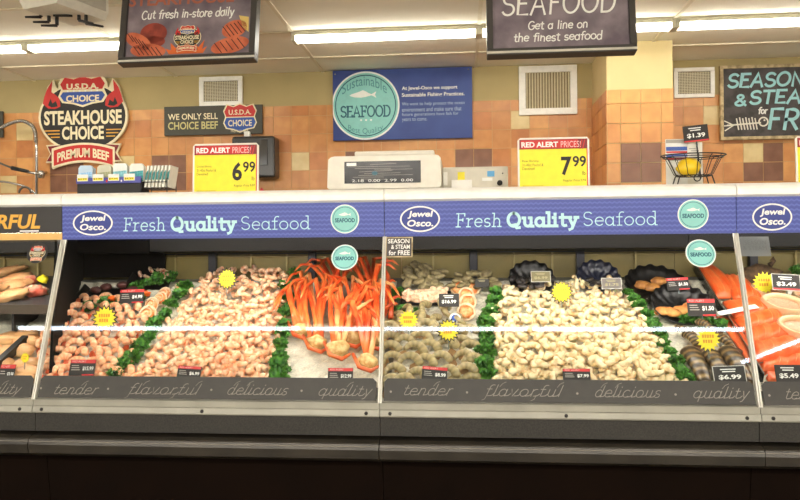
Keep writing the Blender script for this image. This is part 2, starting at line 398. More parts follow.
# ================================================================== SETTING
YW, ZC = 5.55, 2.66
CEIL = mat('ceiling_panel', (250, 245, 226), .9, var=.03, scale=2)
PAINT = mat('olive_beige_paint', (188, 170, 120), .85, var=.04, scale=3)
tag(MB().box(-6, 6, -4, 6, -.1, 0).build('floor', mat('vinyl_floor', (150, 140, 124), .4, var=.1, scale=2)), kind='structure')
ceil = tag(MB().box(-6, 6, 1.2, 5.75, ZC, ZC+.1).build('ceiling', CEIL), kind='structure')
tag(MB().box(-6, 6, -4, 1.195, ZC, ZC+.1).build('ceiling', mat('dark_aisle_ceiling', (92, 88, 82), .9, var=.03, scale=2)), kind='structure')  # unseen stretch of ceiling, darkened so the glass mirrors less haze
g = MB(); x = -1.095-1.22*4
while x < 6: g.box(x-.012, x+.012, 1.2, YW, ZC-.008, ZC); x += 1.22
y = 4.52-.61*14
while y < YW:
    if y > 1.25: g.box(-6, 6, y-.012, y+.012, ZC-.008, ZC)
    y += .61
g.build('ceiling_grid', mat('cream_grid', (240, 232, 206), .7), ceil)
wall = tag(MB().box(-6, 6, YW, YW+.15, 0, ZC).build('wall_back', PAINT), kind='structure')
# glazed wall tiles, laid as separate slabs with grout between
TP = .146; tx0 = at(455, 149, YW).x; tz0 = at(470, 149, YW).z; ztop = at(400, 103, YW).z
OR = [mat('orange_tile_%s' % n, c, .35, rgb2=c2, scale=9) for n, c, c2 in (('amber', (216, 154, 92), (204, 138, 78)), ('honey', (210, 148, 90), (196, 132, 76)), ('rust', (202, 132, 76), (186, 118, 66)), ('gold', (224, 164, 98), (210, 148, 86)))]
BRT = mat('brown_tile', (126, 84, 62), .35, rgb2=(142, 98, 74), scale=9); CRT = mat('cream_tile', (226, 204, 150), .35, rgb2=(214, 188, 132), scale=9)
GROUT = mat('grout', (206, 162, 108), .9)
def tile_sheet(name, parent, cells, spec, orient):
    b = MB()
    for (i, j, u0, u1, v0, v1) in cells:
        b.mi = spec.get((i, j)) if (i, j) in spec else random.choices((0, 1, 2, 3), (4, 4, 2, 2))[0]
        orient(b, u0, u1, v0, v1)
    return b.build(name, OR+[BRT, CRT, GROUT], parent)
def cell(px, py): p = at(px, py, YW); return (math.floor((p.x-tx0)/TP), math.floor((p.z-tz0)/TP))
spec = {}
for px, py in ((463, 158), (480, 158), (158, 162), (175, 162), (158, 179), (175, 179), (78, 165), (62, 165), (78, 182), (62, 182), (352, 158), (368, 158), (352, 176), (760, 156), (779, 156), (760, 174), (779, 174), (690, 166), (248, 168), (232, 168), (248, 185), (232, 185)): spec[cell(px, py)] = 4
for px, py in ((31, 130), (17, 178), (128, 158), (307, 160), (515, 122), (743, 157), (722, 120), (116, 130), (610, 190)): spec[cell(px, py)] = 5
cells = []
for i in range(-32, 30):
    for j in range(-9, 4):
        u0 = tx0+i*TP; v0 = tz0+j*TP; v1 = min(v0+TP, ztop)
        if v1-v0 > .02: cells.append((i, j, u0+.0025, u0+TP-.0025, v0+.0025, v1-.0025))
tile_sheet('tiling', wall, cells, spec, lambda b, u0, u1, v0, v1: b.box(u0, u1, YW-.006, YW, v0, v1))
MB().box(tx0-32*TP, tx0+30*TP, YW-.003, YW, tz0-9*TP, ztop).build('grout', GROUT, wall)
# square pillar standing out of the back wall
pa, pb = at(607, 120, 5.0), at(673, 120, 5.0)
pil = tag(MB().box(pa.x, pb.x, 5.0, YW, 0, ZC).build('pillar', mat('lamplit_wall_paint', (212, 192, 140), .85, var=.03, scale=3)), kind='structure')  # paint lightened: the glow of the nearby lamp is put into its colour
pw = (pb.x-pa.x)/3.26; pz = at(640, 143, 5.0).z; ptop = at(640, 89, 5.0).z
b = MB(); pspec = {(1, -1): 4, (2, -1): 4, (1, -2): 4, (2, -2): 4}
for j in range(-9, 3):
    v0 = pz+j*pw; v1 = min(v0+pw, ptop)
    for i in range(0, 4):
        u0 = pa.x + (-.26*0 if i == 0 else (.66+(i-1))*pw); u1 = pa.x+(.66+i)*pw; u1 = min(u1, pb.x)
        if u1-u0 < .02: continue
        b.mi = pspec.get((i, j), random.choice((0, 1, 3, 3))); b.box(u0+.0025, u1-.0025, 4.994, 5.0, v0+.0025, v1-.0025)
    for k in range(4):
        y0 = 5.0+k*.14; b.mi = random.choice((0, 1, 2)); b.box(pa.x-.006, pa.x, y0+.0025, min(y0+.1375, YW), v0+.0025, v1-.0025); b.box(pb.x, pb.x+.006, y0+.0025, min(y0+.1375, YW), v0+.0025, v1-.0025)
b.build('tiling', OR+[BRT, CRT], pil)

# ------------------------------------------------------------------ lamps
LAMPW = emit_mat('lamp_lens_by_wall', (255, 250, 236), 9.5)
LAMPS = emit_mat('lamp_lens_over_aisle', (222, 236, 255), 9.); LAMPR = emit_mat('added_fill_lens', (255, 246, 232), 30.)
HOUS = mat('lamp_housing', (214, 210, 186), .6)
def strip_lamp(x, y, L, lensm, label, group, rz=0., z=ZC-.008, w=.055, hl=.0275):
    t = thing('ceiling_lamp', (x, y, z), label, 'ceiling light', group, (0, 0, rz))
    hw = max(.05, w/2+.006); MB().box(-L/2, L/2, -hw, hw, -.022, 0, .004).build('housing', HOUS, t)
    MB().box(-L/2+.015, L/2-.015, -w/2, w/2, -.0225-hl, -.0225, .005).build('diffuser', lensm, t)
    for sx in (-1, 1): MB().box(sx*L/2-.012, sx*L/2+.012, -hw, hw, -.03-hl, -.0005, .002).build('end_cap', HOUS, t)
    return t
for k, (x, lab) in enumerate(((-3.55, 'long fluorescent strip lamp at the far left by the antenna box'), (-2.325, 'fluorescent strip lamp passing behind the steak screen'), (-1.095+.61, 'fluorescent strip lamp on the ceiling above the blue wall sign'), (.735, 'fluorescent strip lamp passing behind the seafood screen'), (1.96, 'fluorescent strip lamp above the right chalkboard sign'))):
    strip_lamp(x, 4.55, 1.2, LAMPW, lab, 'ceiling lamps along the back wall', z=ZC-.008, w=.088)
for x0, x1 in ((-3.78, -1.305), (-1.29, .535), (.548, 1.243), (1.322, 2.2)):
    strip_lamp((x0+x1)/2, -.40, x1-x0, LAMPS, 'ceiling strip lamp over the shopping aisle, mirrored in the counter glass', 'ceiling lamps over the aisle', z=2.655, w=.046, hl=.014)
for yy in (-1.95, -3.2):
    for xx in (-3.6, -1.2, 1.2, 3.6): strip_lamp(xx, yy, 2.3, LAMPR, 'added ceiling strip lamp out of view, brightening the case fronts', 'added lamps brightening the case fronts', z=2.655, w=.2)  # rows added behind the camera only to brighten the case fronts
strip_lamp(2.327+.40, -.952+.46, 1.22, LAMPS, 'slanting ceiling lamp over the aisle, mirrored in the rightmost glass', None, rz=math.atan2(.372, .327), z=2.655, w=.046, hl=.014)

# ------------------------------------------------------------------ things hung from ceiling: two screens, antenna box
def screen(px0, px1, pyb, Y, label, tilt, rz, draw):
    a, c = at(px0, pyb, Y), at(px1, pyb, Y); w = (c-a).length; h = w*.60; 
    t = thing('hanging_screen', (a+c)/2, label, 'screen', 'screens hung above the counter', (tilt, 0, rz))
    f = MB(); bz = w*.042
    f.box(-w/2, w/2, -.03, .03, 0, bz*1.15, .004); f.box(-w/2, w/2, -.03, .03, h-bz, h, .004)
    f.box(-w/2, -w/2+bz, -.03, .03, bz*1.15, h-bz); f.box(w/2-bz, w/2, -.03, .03, bz*1.15, h-bz)
    f.build('frame', mat('charcoal_frame', (66, 63, 60), .4), t)
    MB().box(-w/2, w/2, -.034, -.0301, .006, .016).build('trim', ALU, t)
    MB().box(-w/2+bz*.8, w/2-bz*.8, -.012, .025, bz, h-bz*.9).build('panel', SLATE, t)
    r = MB()
    for sx in (-1, 1): r.tube([(sx*w*.3, 0, h-.01), (sx*w*.3, .0, h+.5)], .012, 8)
    r.build('hanger', BLACK, t)
    A = Art(-.0125); draw(A, w, h, bz); A.build(t)
    return t
def steak_art(A, w, h, bz):
    M1 = mat('grilled_steak_print', (214, 116, 78), .6, rgb2=(190, 92, 60), scale=16); M2 = mat('grill_mark_print', (70, 30, 22), .6); M3 = mat('roast_print', (160, 66, 48), .6, rgb2=(124, 48, 36), scale=20)
    u = w/140.
    X = lambda px: (px-184.5)*u; Z = lambda py: (63-py)*u
    A.strokes('lettering#4', TXW, 'Cut fresh in-store daily', X(135), X(230), Z(15.5), 9*u, 1.25*u, 3, shear=.12, wob=.05)
    A.text('headline', mat('rust_print', (176, 100, 76), .6), 'STEAKHOUSE', X(120), X(230), Z(1.5), Z(-12), 3, bold=.02)
    A.ell('steak_picture', M3, X(148.5), Z(31), 14*u, 11*u, 2); A.ell('steak_picture#b', M3, X(150), Z(40), 11*u, 6*u, 2)
    def st(cx, cy, rx, rz, ang, n=5):
        P = arc(0, 0, rx*u, rz*u, 0, 360, 24)[:-1]; ca, sa = cos(ang), sin(ang)
        A.poly('steak_picture#%d' % cx, M1, [(X(cx)+a*ca-b*sa, Z(cy)+a*sa+b*ca) for a, b in P], 3)
        for k in range(n):
            q = (k-(n-1)/2)*rx*1.5/n*u
            A.line('grill_marks#%d' % cx, M2, [(X(cx)+q*ca-.6*rz*u*.8, Z(cy)+q*sa+rz*u*.55), (X(cx)+q*ca+.4*rz*u, Z(cy)+q*sa-rz*u*.6)], .9*u, 4)
    st(133, 39, 15, 7.5, -.5); st(144, 49.5, 18.5, 7.6, -.08, 6); st(228, 47, 19.5, 8.4, .2, 5); st(232, 30, 13, 9, .3, 5)
    A.poly('steak_picture', mat('cheese_print', (238, 206, 120), .6), [(X(236), Z(16)), (X(246), Z(18)), (X(246.5), Z(34)), (X(240), Z(28))], 3)
    for cx in (176, 193):
        A.poly('flame#%d' % cx, mat('orange_flame_print', (226, 110, 50), .6), [(X(cx+a), Z(b)) for a, b in ((-10, 54), (-14, 48), (-8, 50), (-9, 42), (-3, 48), (0, 44), (3, 48), (9, 40), (7, 50), (12, 47), (8, 54))], 3)
    steak_logo(A, X(184), Z(37), 14.2*u)
def sea_art(A, w, h, bz):
    u = w/150.; X = lambda px: (px-561.5)*u; Z = lambda py: (55.5-py)*u
    A.strokes('headline', TXW, 'SEAFOOD', X(503), X(616), Z(11), 24*u, 2.3*u, 3, shear=.1, wob=.02)
    A.strokes('lettering#5', TXW, 'Get a line on', X(529), X(588), Z(27.5), 9*u, 1.25*u, 3, shear=.12, wob=.04)
    A.strokes('lettering#6', TXW, 'the finest seafood', X(514), X(602), Z(40.5), 9*u, 1.25*u, 3, shear=.12, wob=.05)
screen(119.5, 256.5, 63.3, 3.5, 'hanging screen with grilled steaks and the words Cut fresh in-store daily', -.16, -.02, steak_art)
screen(487, 636, 55.5, 3.3, 'hanging screen with the words Get a line on the finest seafood', -.16, .0, sea_art)

ap = at(64, 15, 3.5)
t = thing('wireless_access_point', (ap.x, 3.5, ap.z), 'white wireless access point with black antennas hung from the ceiling', 'wireless router', None, (0, 0, -.35))
zt = .14
MB().prism([(-.145, .05), (-.11, 0), (.13, -.005), (.155, .03), (.155, zt), (-.145, zt)], -.15, .15).build('housing', mat('router_white', (226, 222, 208), .5), t)
MB().box(.02, .05, -.12, .13, .14, ZC-ap.z-.03).build('ceiling_bracket', WHITE, t)
SIDE = mat('router_side_grey', (186, 180, 166), .5)
MB().box(.1555, .16, -.13, .13, .035, zt-.02).build('side_vent', SIDE, t)
for px, py, qx in ((41, 16, 25), (49, 21, 33), (57, 24.5, 41), (72, 14.5, 53), (79, 19.5, 93), (86, 22.5, 103)):
    a = at(px, py, 3.5)-t.location; e = at(qx, py+(1 if qx < px else 4.0), 3.45)-t.location
    M = Matrix.Rotation(.35, 3, 'Z'); a = M @ a; e = M @ e
    n = MB(); n.tube([V((a.x, a.y, max(a.z+.02, -.002))), a+V((0, 0, -.003))], [.009, .009], 8); n.tube([a+V((.002, 0, -.006)), e], [.008, .0055], 8); n.build('antenna', BLACK, t)
cb = at(27, 0, 3.55)-t.location; cb = Matrix.Rotation(.35, 3, 'Z') @ cb
MB().tube([cb, cb+V((.005, 0, -.03)), cb+V((.03, 0, -.06)), cb+V((.06, 0, -.055)), V((-.13, 0, .06))], .003, 6).build('cable', SIDE, t)

# ------------------------------------------------------------------ signs on the back wall
def board(name, px0, px1, py0, py1, Y, m, label, cat, thick=.015, frame=None):
    a = at(px0, py1, Y); c = at(px1, py1, Y); d = at((px0+px1)/2, py0, Y); e = at((px0+px1)/2, py1, Y)
    w = c.x-a.x; h = d.z-e.z
    t = thing(name, ((a.x+c.x)/2, Y, (d.z+e.z)/2), label, cat)
    if m: MB().box(-w/2, w/2, -thick, thick*0, -h/2, h/2, .002).build('panel', m, t)
    s = w/(px1-px0)
    return t, w, h, s
# round steakhouse shop sign: shaped foam board carrying the badge
t, w, h, s = board('shop_sign', 38, 132, 75, 166, 5.53, None, 'black oval steakhouse sign with red shield and premium beef ribbon on the wall', 'sign')
cz = (120.5-117.4)*s; S = 44.5*s
A = Art(-.021); steak_logo(A, 0, cz, S); A.build(t)
bd = MB(); P = [(x*S, cz+z*S) for x, z in arc(0, 0, 1.0, .76, 0, 360, 48)[:-1]]
bd.prism(P, -.02, 0); bd.prism([(x*S, cz+z*S) for x, z in ((-.54, .3), (.54, .3), (.55, .72), (.46, .9), (0, .91), (-.46, .9), (-.55, .72))], -.0195, 0)
xs = [-.7+1.4*i/12 for i in range(13)]
bd.prism([(x*S, cz+(-.55-.26*x*x)*S) for x in xs]+[(x*S, cz+(-.98-.26*x*x)*S) for x in reversed(xs)], -.0195, 0)
for sg in (-1, 1):
    bd.prism([(sg*x*S, cz+z*S) for x, z in ((.5, .2), (.52, .45), (.66, .82), (.8, .66), (.9, .32), (.8, .16))], -.019, 0)
    bd.prism([(sg*x*S, cz+z*S) for x, z in ((.5, -.57), (.84, -.59), (.75, -.78), (.85, -.97), (.5, -.97))], -.0185, 0)
bd.build('panel', CREAM, t)
# small dark sign
t, w, h, s = board('wall_sign', 165, 263, 106, 135, 5.53, mat('olive_black_board', (70, 68, 58), .6), 'dark rectangular wall sign reading We Only Sell Choice Beef', 'sign')
X = lambda p: (p-214)*s; Z = lambda p: (120.5-p)*s
A = Art(-.016); KH = mat('khaki_print', (206, 196, 132), .6)
A.text('lettering#14', CREAM, 'WE ONLY SELL', X(169), X(219), Z(119.5), Z(113.5), 2, bold=.015); A.text('lettering#16', KH, 'CHOICE BEEF', X(169), X(219), Z(129), Z(121.5), 2, bold=.02)
def shield(A, cx, cz, s):
    sh = [(-.4, .4), (-.2, .34), (0, .42), (.2, .34), (.4, .4), (.5, .2), (.44, .04), (.5, -.14), (.42, -.3), (.2, -.34), (0, -.42), (-.2, -.34), (-.42, -.3), (-.5, -.14), (-.44, .04), (-.5, .2)]
    A.poly('shield', CREAM, [(cx+x*s*1.08, cz+z*s*1.1) for x, z in sh], 2)
    A.poly('shield', RED, [(cx+x*s, cz+z*s) for x, z in sh[:7]+sh[14:]], 3); A.poly('shield', SBLUE, [(cx+x*s, cz+z*s) for x, z in sh[7:14]+[(-.44, .01), (.44, .01)]], 3)
    A.text('shield_lettering#9', CREAM, 'U.S.D.A.', cx-.36*s, cx+.36*s, cz+.1*s, cz+.26*s, 4, bold=.02); A.text('shield_lettering#10', CREAM, 'CHOICE', cx-.38*s, cx+.38*s, cz-.26*s, cz-.06*s, 4, bold=.02)
shield(A, X(241), Z(119), 31*s); A.text('lettering#15', CREAM, 'PREMIUM BEEF', X(232), X(249), Z(132.8), Z(130.3), 3); A.build(t)
# vents
def vent(px0, px1, py0, py1, label, mesh, Y=5.543):
    t, w, h, s = board('air_vent', px0, px1, py0, py1, Y, None, label, 'air vent')
    f = MB(); b = w*(.1 if mesh else .115)
    f.box(-w/2, w/2, -.02, 0, h/2-b, h/2, .003); f.box(-w/2, w/2, -.02, 0, -h/2, -h/2+b, .003); f.box(-w/2, -w/2+b, -.02, 0, -h/2+b, h/2-b); f.box(w/2-b, w/2, -.02, 0, -h/2+b, h/2-b); f.build('frame', WHITE, t)
    MB().box(-w/2+b, w/2-b, -.004, -.001, -h/2+b, h/2-b).build('backing', mat('vent_mesh_shade', (86, 76, 56), .8) if mesh else mat('vent_shade', (150, 136, 104), .8), t)
    g = MB(); 
    if mesh:
        n = 10; 
        for i in range(1, n*2): x = -w/2+b+(w-2*b)*i/(n*2); g.box(x-.002, x+.002, -.012, -.008, -h/2+b, h/2-b)
        for i in range(1, n+4): z = -h/2+b+(h-2*b)*i/(n+4); g.box(-w/2+b, w/2-b, -.0121, -.0081, z-.002, z+.002)
    else:
        n = 16
        for i in range(n): x = -w/2+b+(w-2*b)*(i+.5)/n; g.box(-.006, .006, -.0008, .0008, -h/2+b, h/2-b, M=Matrix.Translation((x, -.010, 0)) @ Matrix.Rotation(.6, 4, 'Z'))
    g.build('grille', mat('vent_blades', (226, 216, 184), .5), t)
vent(200, 243, 77, 106, 'square white air vent above the Choice Beef sign', True)
vent(519, 577, 66, 115, 'large white louvred air vent left of the tiled pillar', False)
vent(673.5, 714, 68, 98, 'white air vent right of the tiled pillar', True)
# blue sustainable sign
t, w, h, s = board('wall_sign', 333.5, 472.5, 69, 139.5, 5.53, BLUE, 'blue wall sign with round teal seafood badge and white text', 'sign')
X = lambda p: (p-403)*s; Z = lambda p: (104.2-p)*s
A = Art(-.0155); cx, cz, r = X(366.5), Z(105), 34.2*s
def clip(pts): return [(max(-w/2, x), min(h/2, max(-h/2, z))) for x, z in pts]
A.poly('badge', TXW, clip(arc(cx, cz, r, r, 0, 360, 60)[:-1]), 2); A.poly('badge', TEAL, clip(arc(cx, cz, r*.95, r*.95, 0, 360, 60)[:-1]), 3); A.ring('badge_ring', DTEAL, cx, cz, r*.9, r*.9, r*.03, 4)
fish(A, 'fish_emblem', TXW, X(364), Z(94.5), 27*s, 4)
A.strokes('badge_lettering', DTEAL, 'SEAFOOD', X(342), X(391), Z(116), 10.5*s, 1.5*s, 4, slab=True)
G1 = mat('faded_teal_print', (80, 146, 150), .6)
A.text('badge_lettering#7', G1, 'Sustainable', X(343), X(388), Z(94), Z(84), 4, bend=9*s); A.text('badge_lettering#8', G1, 'Best Quality', X(349), X(384), Z(131), Z(123.5), 4, bend=-4*s)
for k in range(3): A.ell('star_mark#%d' % k, TXW, X(362+5*k), Z(119.5), 1*s, 1*s, 4, 8)
A.text('lettering#7', TXW, 'At Jewel-Osco we support', X(403), X(458), Z(91.6), Z(87), 3, bold=.02); A.text('lettering#8', TXW, 'Sustainable Fishing Practices.', X(403), X(465), Z(98.5), Z(93.6), 3, bold=.02)
PB = mat('pale_blue_print', (176, 196, 226), .6)
for k, tx in enumerate(('We want to help protect the ocean', 'environment and make sure that', 'future generations have fish for', 'years to come.')): A.text('lettering#17', PB, tx, X(403), X((465, 462, 459, 428)[k]), Z(107+5.2*k), Z(102.8+5.2*k), 3)
A.build(t)
sc = MB()
for px, py in ((336, 73), (469, 72)): sc.tube([(X(px), -.0155, Z(py)), (X(px), -.02, Z(py))], .006, 8)
sc.build('screw', CHROME, t)
# chalkboard on the right, running out of the photograph
t, w, h, s = board('chalkboard_sign', 720.5, 842, 66, 138, 5.53, CHALK, 'chalkboard wall sign with pale blue words Season and Steam', 'sign')
X = lambda p: (p-781.25)*s; Z = lambda p: (102-p)*s
f = MB(); fw = 3.2*s
f.box(-w/2-fw*.3, w/2+fw*.3, -.026, 0, h/2-fw*.6, h/2+fw*.4); f.box(-w/2-fw*.3, w/2+fw*.3, -.026, 0, -h/2-fw*.4, -h/2+fw*.6); f.box(-w/2-fw*.3, -w/2+fw*.7, -.026, 0, -h/2+fw*.6, h/2-fw*.6); f.box(w/2-fw*.7, w/2+fw*.3, -.026, 0, -h/2+fw*.6, h/2-fw*.6)
f.build('frame', mat('weathered_wood', (208, 188, 146), .8, rgb2=(160, 140, 104), scale=26), t)
A = Art(-.0156); CK = mat('aqua_chalk', (168, 220, 224), .8)
A.strokes('lettering#10', CK, 'SEASON', X(728), X(801), Z(85.5), 13.5*s, 2.7*s, 2, shear=.18, wob=.03); A.strokes('lettering#11', CK, '&', X(735), X(745), Z(105), 11*s, 2.4*s, 2, shear=.1); A.strokes('lettering#12', CK, 'STEAM', X(750), X(815), Z(103.5), 13*s, 2.7*s, 2, shear=.18, wob=.03)
A.strokes('lettering#9', TXW, 'for', X(758), X(766.5), Z(114), 6.5*s, 1.3*s, 2, shear=.15); A.strokes('lettering#13', CK, 'FREE', X(769), X(828), Z(130), 20*s, 3.4*s, 2, shear=.16, wob=.03)
ck = mat('white_chalk', (232, 228, 214), .8)
A.line('fish_bone_drawing', ck, [(X(727), Z(125.5)), (X(760), Z(123.5))], 1.6*s, 2); A.ring('fish_bone_drawing', ck, X(763), Z(122.5), 5.2*s, 5.2*s, 1.6*s, 2); A.ell('fish_bone_drawing', ck, X(764), Z(121), 1*s, 1*s, 3, 10)
for k in range(7): A.line('fish_bone_drawing', ck, [(X(736+3.1*k), Z(119-(k % 2))), (X(738+3.1*k), Z(130))], 1.3*s, 3)
for q in ((724, 121), (723.5, 126), (724.5, 131)): A.line('fish_bone_drawing', ck, [(X(q[0]), Z(q[1])), (X(733), Z(125.5))], 1.2*s, 3)
A.build(t)
# edge of a dark sign at the far left
t, w, h, s = board('wall_sign', -34, 4, 112, 138, 5.53, mat('olive_black_board', (70, 68, 58), .6), 'end of a dark wall sign cut off by the left photo edge', 'sign')
# towel dispenser behind the left price sign
t, w, h, s = board('towel_dispenser', 238, 280, 139, 180, 5.55, None, 'black paper towel dispenser behind the 6.99 price sign', 'towel dispenser')
MB().box(-w/2, w/2, -.16, 0, -h/2, h/2, .02).build('housing', mat('smoke_black_plastic', (46, 44, 40), .25), t)
MB().box(-w*.28, w*.1, -.175, -.159, -h*.42, -h*.3, .004).build('paper_slot', DBLACK, t); MB().box(w*.16, w*.34, -.168, -.159, -h*.2, h*.4, .004).build('window', mat('smoke_window', (70, 66, 60), .1), t)
MB().box(-w*.3, -w*.16, -.06, -.01, h/2, h/2+.055, .006).build('bracket', WHITE, t)
# pre-rinse tap at the left
base = at(36.5, 195, 5.4)
t = thing('spray_tap', (base.x, 5.4, base.z-.3), 'chrome pre-rinse spray tap with coiled hose at the left edge', 'tap')
def L5(px, py, Y=5.4): return at(px, py, Y)-t.location
MB().tube([(0, 0, 0), L5(36.6, 150), L5(36, 137)], .011, 10).build('riser', CHROME, t)
hp = [L5(36, 142), L5(35.6, 134), L5(33, 127), L5(27, 122.5), L5(20, 121), L5(10, 123.5), L5(2, 127.5), L5(-6, 133), L5(-9, 150), L5(-5, 160, 5.36), L5(2, 164, 5.34), L5(12, 168, 5.32)]
def smooth(P, n=8):
    out = []
    for i in range(len(P)-1):
        p0, p1, p2, p3 = P[max(i-1, 0)], P[i], P[i+1], P[min(i+2, len(P)-1)]
        for k in range(n):
            u = k/n; out.append(.5*((2*p1)+(p2-p0)*u+(2*p0-5*p1+4*p2-p3)*u*u+(3*p1-p0-3*p2+p3)*u**3))
    return out+[P[-1]]
sp = smooth(hp, 10); MB().tube(sp, .008, 8).build('hose', mat('grey_hose', (96, 92, 84), .5), t)
co = MB(); cp = []
for i in range(len(sp[:62])-1):
    d = (sp[i+1]-sp[i]).normalized(); a = V((0, 1, 0)); bb = d.cross(a).normalized()
    for k in range(6): th = 2*PI*k/6; cp.append(sp[i].lerp(sp[i+1], k/6)+(a*cos(th)+bb*sin(th))*.0135)
co.tube(cp, .0028, 5); co.build('coil_spring', CHROME, t)
MB().tube([L5(12, 168, 5.32), L5(28, 171.5, 5.32)], [.017, .014], 10).build('spray_handle', BLACK, t)
k = MB(); k.tube([L5(28, 172, 5.32), L5(41, 174.5, 5.34)], .011, 10); k.lathe([(.0, -.03), (.022, -.03), (.028, 0), (.022, .03), (0, .03)], 14, L5(41, 174.5, 5.36)); k.build('valve', CHROME, t)
MB().tube([L5(41, 174.5, 5.36), L5(46, 172.5, YW)], .014, 10).build('wall_bracket', CHROME, t)
MB().tube(smooth([L5(-8, 181), L5(5, 182), L5(18, 184.5), L5(28, 188), L5(36, 194)]), .009, 8).build('supply_hose', CHROME, t)
MB().tube([L5(25+6*cos(q), 193+6*sin(q), 5.3) for q in [PI+PI*i/10 for i in range(11)]], .009, 8).build('coil', mat('grey_hose', (96, 92, 84), .5), t)

# ================================================================== CASES
YR, YH = 2.32, 2.51
ZT, ZHB, ZHT = 1.444, 1.269, 1.394
ZRT, ZRB = .71, .663
G0, G1p = V((0, YR+.012, ZRT)), V((0, YH+.012, ZHB+.004))
GD = (G1p-G0).normalized(); GLEN = (G1p-G0).length; GROT = math.atan2(GD.y, GD.z)
def wave_mat():
    m = bpy.data.materials.new('blue_wave_panel'); m.use_nodes = True; nt = m.node_tree; N = nt.nodes; Lk = nt.links.new; b = N['Principled BSDF']; b.inputs['Roughness'].default_value = .45
    tc = N.new('ShaderNodeTexCoord'); sx = N.new('ShaderNodeSeparateXYZ'); Lk(tc.outputs['Object'], sx.inputs[0])
    def M(op, a, c=None, d=None):
        n = N.new('ShaderNodeMath'); n.operation = op
        for i, v in enumerate((a, c, d)):
            if v is None: continue
            if isinstance(v, (int, float)): n.inputs[i].default_value = v
            else: Lk(v, n.inputs[i])
        return n.outputs[0]
    tri = M('PINGPONG', M('ADD', sx.outputs['X'], 10.), .0085)
    q = M('ADD', M('MULTIPLY', tri, .55), sx.outputs['Z'])
    st = M('GREATER_THAN', M('FRACT', M('DIVIDE', q, .0165)), .62)
    mx = N.new('ShaderNodeMix'); mx.data_type = 'RGBA'; Lk(st, mx.inputs['Factor']); mx.inputs['A'].default_value = lin((62, 74, 152))+(1,); mx.inputs['B'].default_value = lin((84, 98, 176))+(1,)
    Lk(mx.outputs['Result'], b.inputs['Base Color']); return m
WAVE = wave_mat()
HEADB = mat('black_header', (44, 41, 38), .5); HEADG = mat('gold_header_edge', (222, 176, 100), .45)
def case(x0, x1, label, blue, logos):
    L = x1-x0; o = V((x0, YR, 0)); g = .0012
    t = thing('display_case', o, label, 'display case', 'refrigerated display cases in the counter')
    A0, B0 = g, L-g
    def pr(name, m, pts, a=A0, b_=B0):   # outline in world (y,z)
        q = MB(); q.prism([(y-YR, z) for y, z in pts], a, b_, 'x'); return q.build(name, m, t)
    pr('base_panel', LOWER, [(2.46, .02), (3.3, .02), (3.3, .62), (2.40, .62), (2.40, .5)])
    pr('bumper', BUMP, [(2.40, .588), (2.315, .588), (2.295, .578), (2.29, .56), (2.295, .53), (2.315, .517), (2.40, .512)])
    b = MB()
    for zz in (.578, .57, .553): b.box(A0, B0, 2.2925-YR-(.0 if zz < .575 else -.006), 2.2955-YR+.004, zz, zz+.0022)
    b.build('bumper_highlight', mat('painted_highlight_grey', (128, 122, 110), .4, .3), t)  # thin pale strips stand in for light glinting along the bumper
    pr('kick_rail', KICK, [(2.335, .596), (2.335, ZRB), (2.42, ZRB), (2.42, .596)])
    pr('sill_rail', mat('sill_aluminium', (150, 147, 134), .42, .15, scale=8, var=.08), [(2.318, ZRB), (2.315, .668), (2.318, .686), (2.325, .688), (2.325, .708), (2.332, .711), (2.42, .711), (2.42, ZRB)])
    sc_ = MB()
    for xx in (.035, L*.5, L-.045): sc_.tube([(xx, 2.3175-YR, .676), (xx, 2.3145-YR, .676)], .006, 10)
    sc_.build('screw', INK, t)
    # rear body, deck, back doors, canopy
    pr('back_body', LOWER, [(3.2, .62), (3.3, .62), (3.3, 1.09), (3.2, 1.09)])
    pr('deck', mat('deck_steel', (120, 118, 110), .5, .3), [(2.40, .711), (2.40, .745), (3.15, 1.09), (3.2, 1.09), (3.2, 1.0), (2.46, .70)])
    pr('rear_door', OLIVE, [(3.22, 1.09), (3.24, 1.09), (3.24, 1.40), (3.22, 1.40)])
    d = MB()
    for xx in (L*.27, L*.66): d.box(xx-.018, xx+.018, 3.19-YR, 3.219-YR, 1.09, 1.213, .003)
    d.box(A0, B0, 3.20-YR, 3.219-YR, 1.205, 1.211)
    d.build('door_stile', mat('navy_black_metal', (30, 32, 42), .4), t)
    d = MB()
    for xx in (L*.12, L*.42, L*.56, L*.86): d.box(xx-.004, xx+.004, 3.205-YR, 3.219-YR, 1.10, 1.205)
    d.box(A0, B0, 3.207-YR, 3.219-YR, 1.192, 1.197); d.build('door_track', mat('pale_olive_trim', (170, 154, 96), .5), t)
    pr('rear_header', mat('rear_header_grey', (24, 23, 22), .5, var=.15, scale=5, spec=.3), [(3.02, 1.222), (3.2, 1.214), (3.215, 1.30), (3.02, 1.30)])
    pr('canopy', mat('canopy_black', (20, 19, 19), .6, spec=.2), [(2.53, 1.30), (2.53, 1.34), (3.24, 1.40), (3.24, 1.36), (3.02, 1.31)])
    pr('top_cap', WHITE, [(YH+.006, ZHT+.001), (YH-.006, ZHT+.008), (YH-.006, ZHT+.028), (YH, ZT-.012), (YH+.012, ZT-.003), (YH+.03, ZT), (3.26, ZT), (3.26, 1.402), (2.53, 1.36)])
    pr('light_tube', CASEL, [(2.575, 1.302), (2.605, 1.296), (2.605, 1.277), (2.575, 1.283)], .03, L-.03)
    # header panel
    if blue: pr('header_panel', WAVE, [(YH, ZHB), (YH, ZHT), (YH+.014, ZHT), (YH+.014, ZHB)])
    else:
        pr('header_panel', HEADB, [(YH, ZHB+.027), (YH, ZHT), (YH+.014, ZHT), (YH+.014, ZHB+.027)]); pr('header_edge', HEADG, [(YH, ZHB), (YH, ZHB+.0265), (YH+.014, ZHB+.0265), (YH+.014, ZHB)])
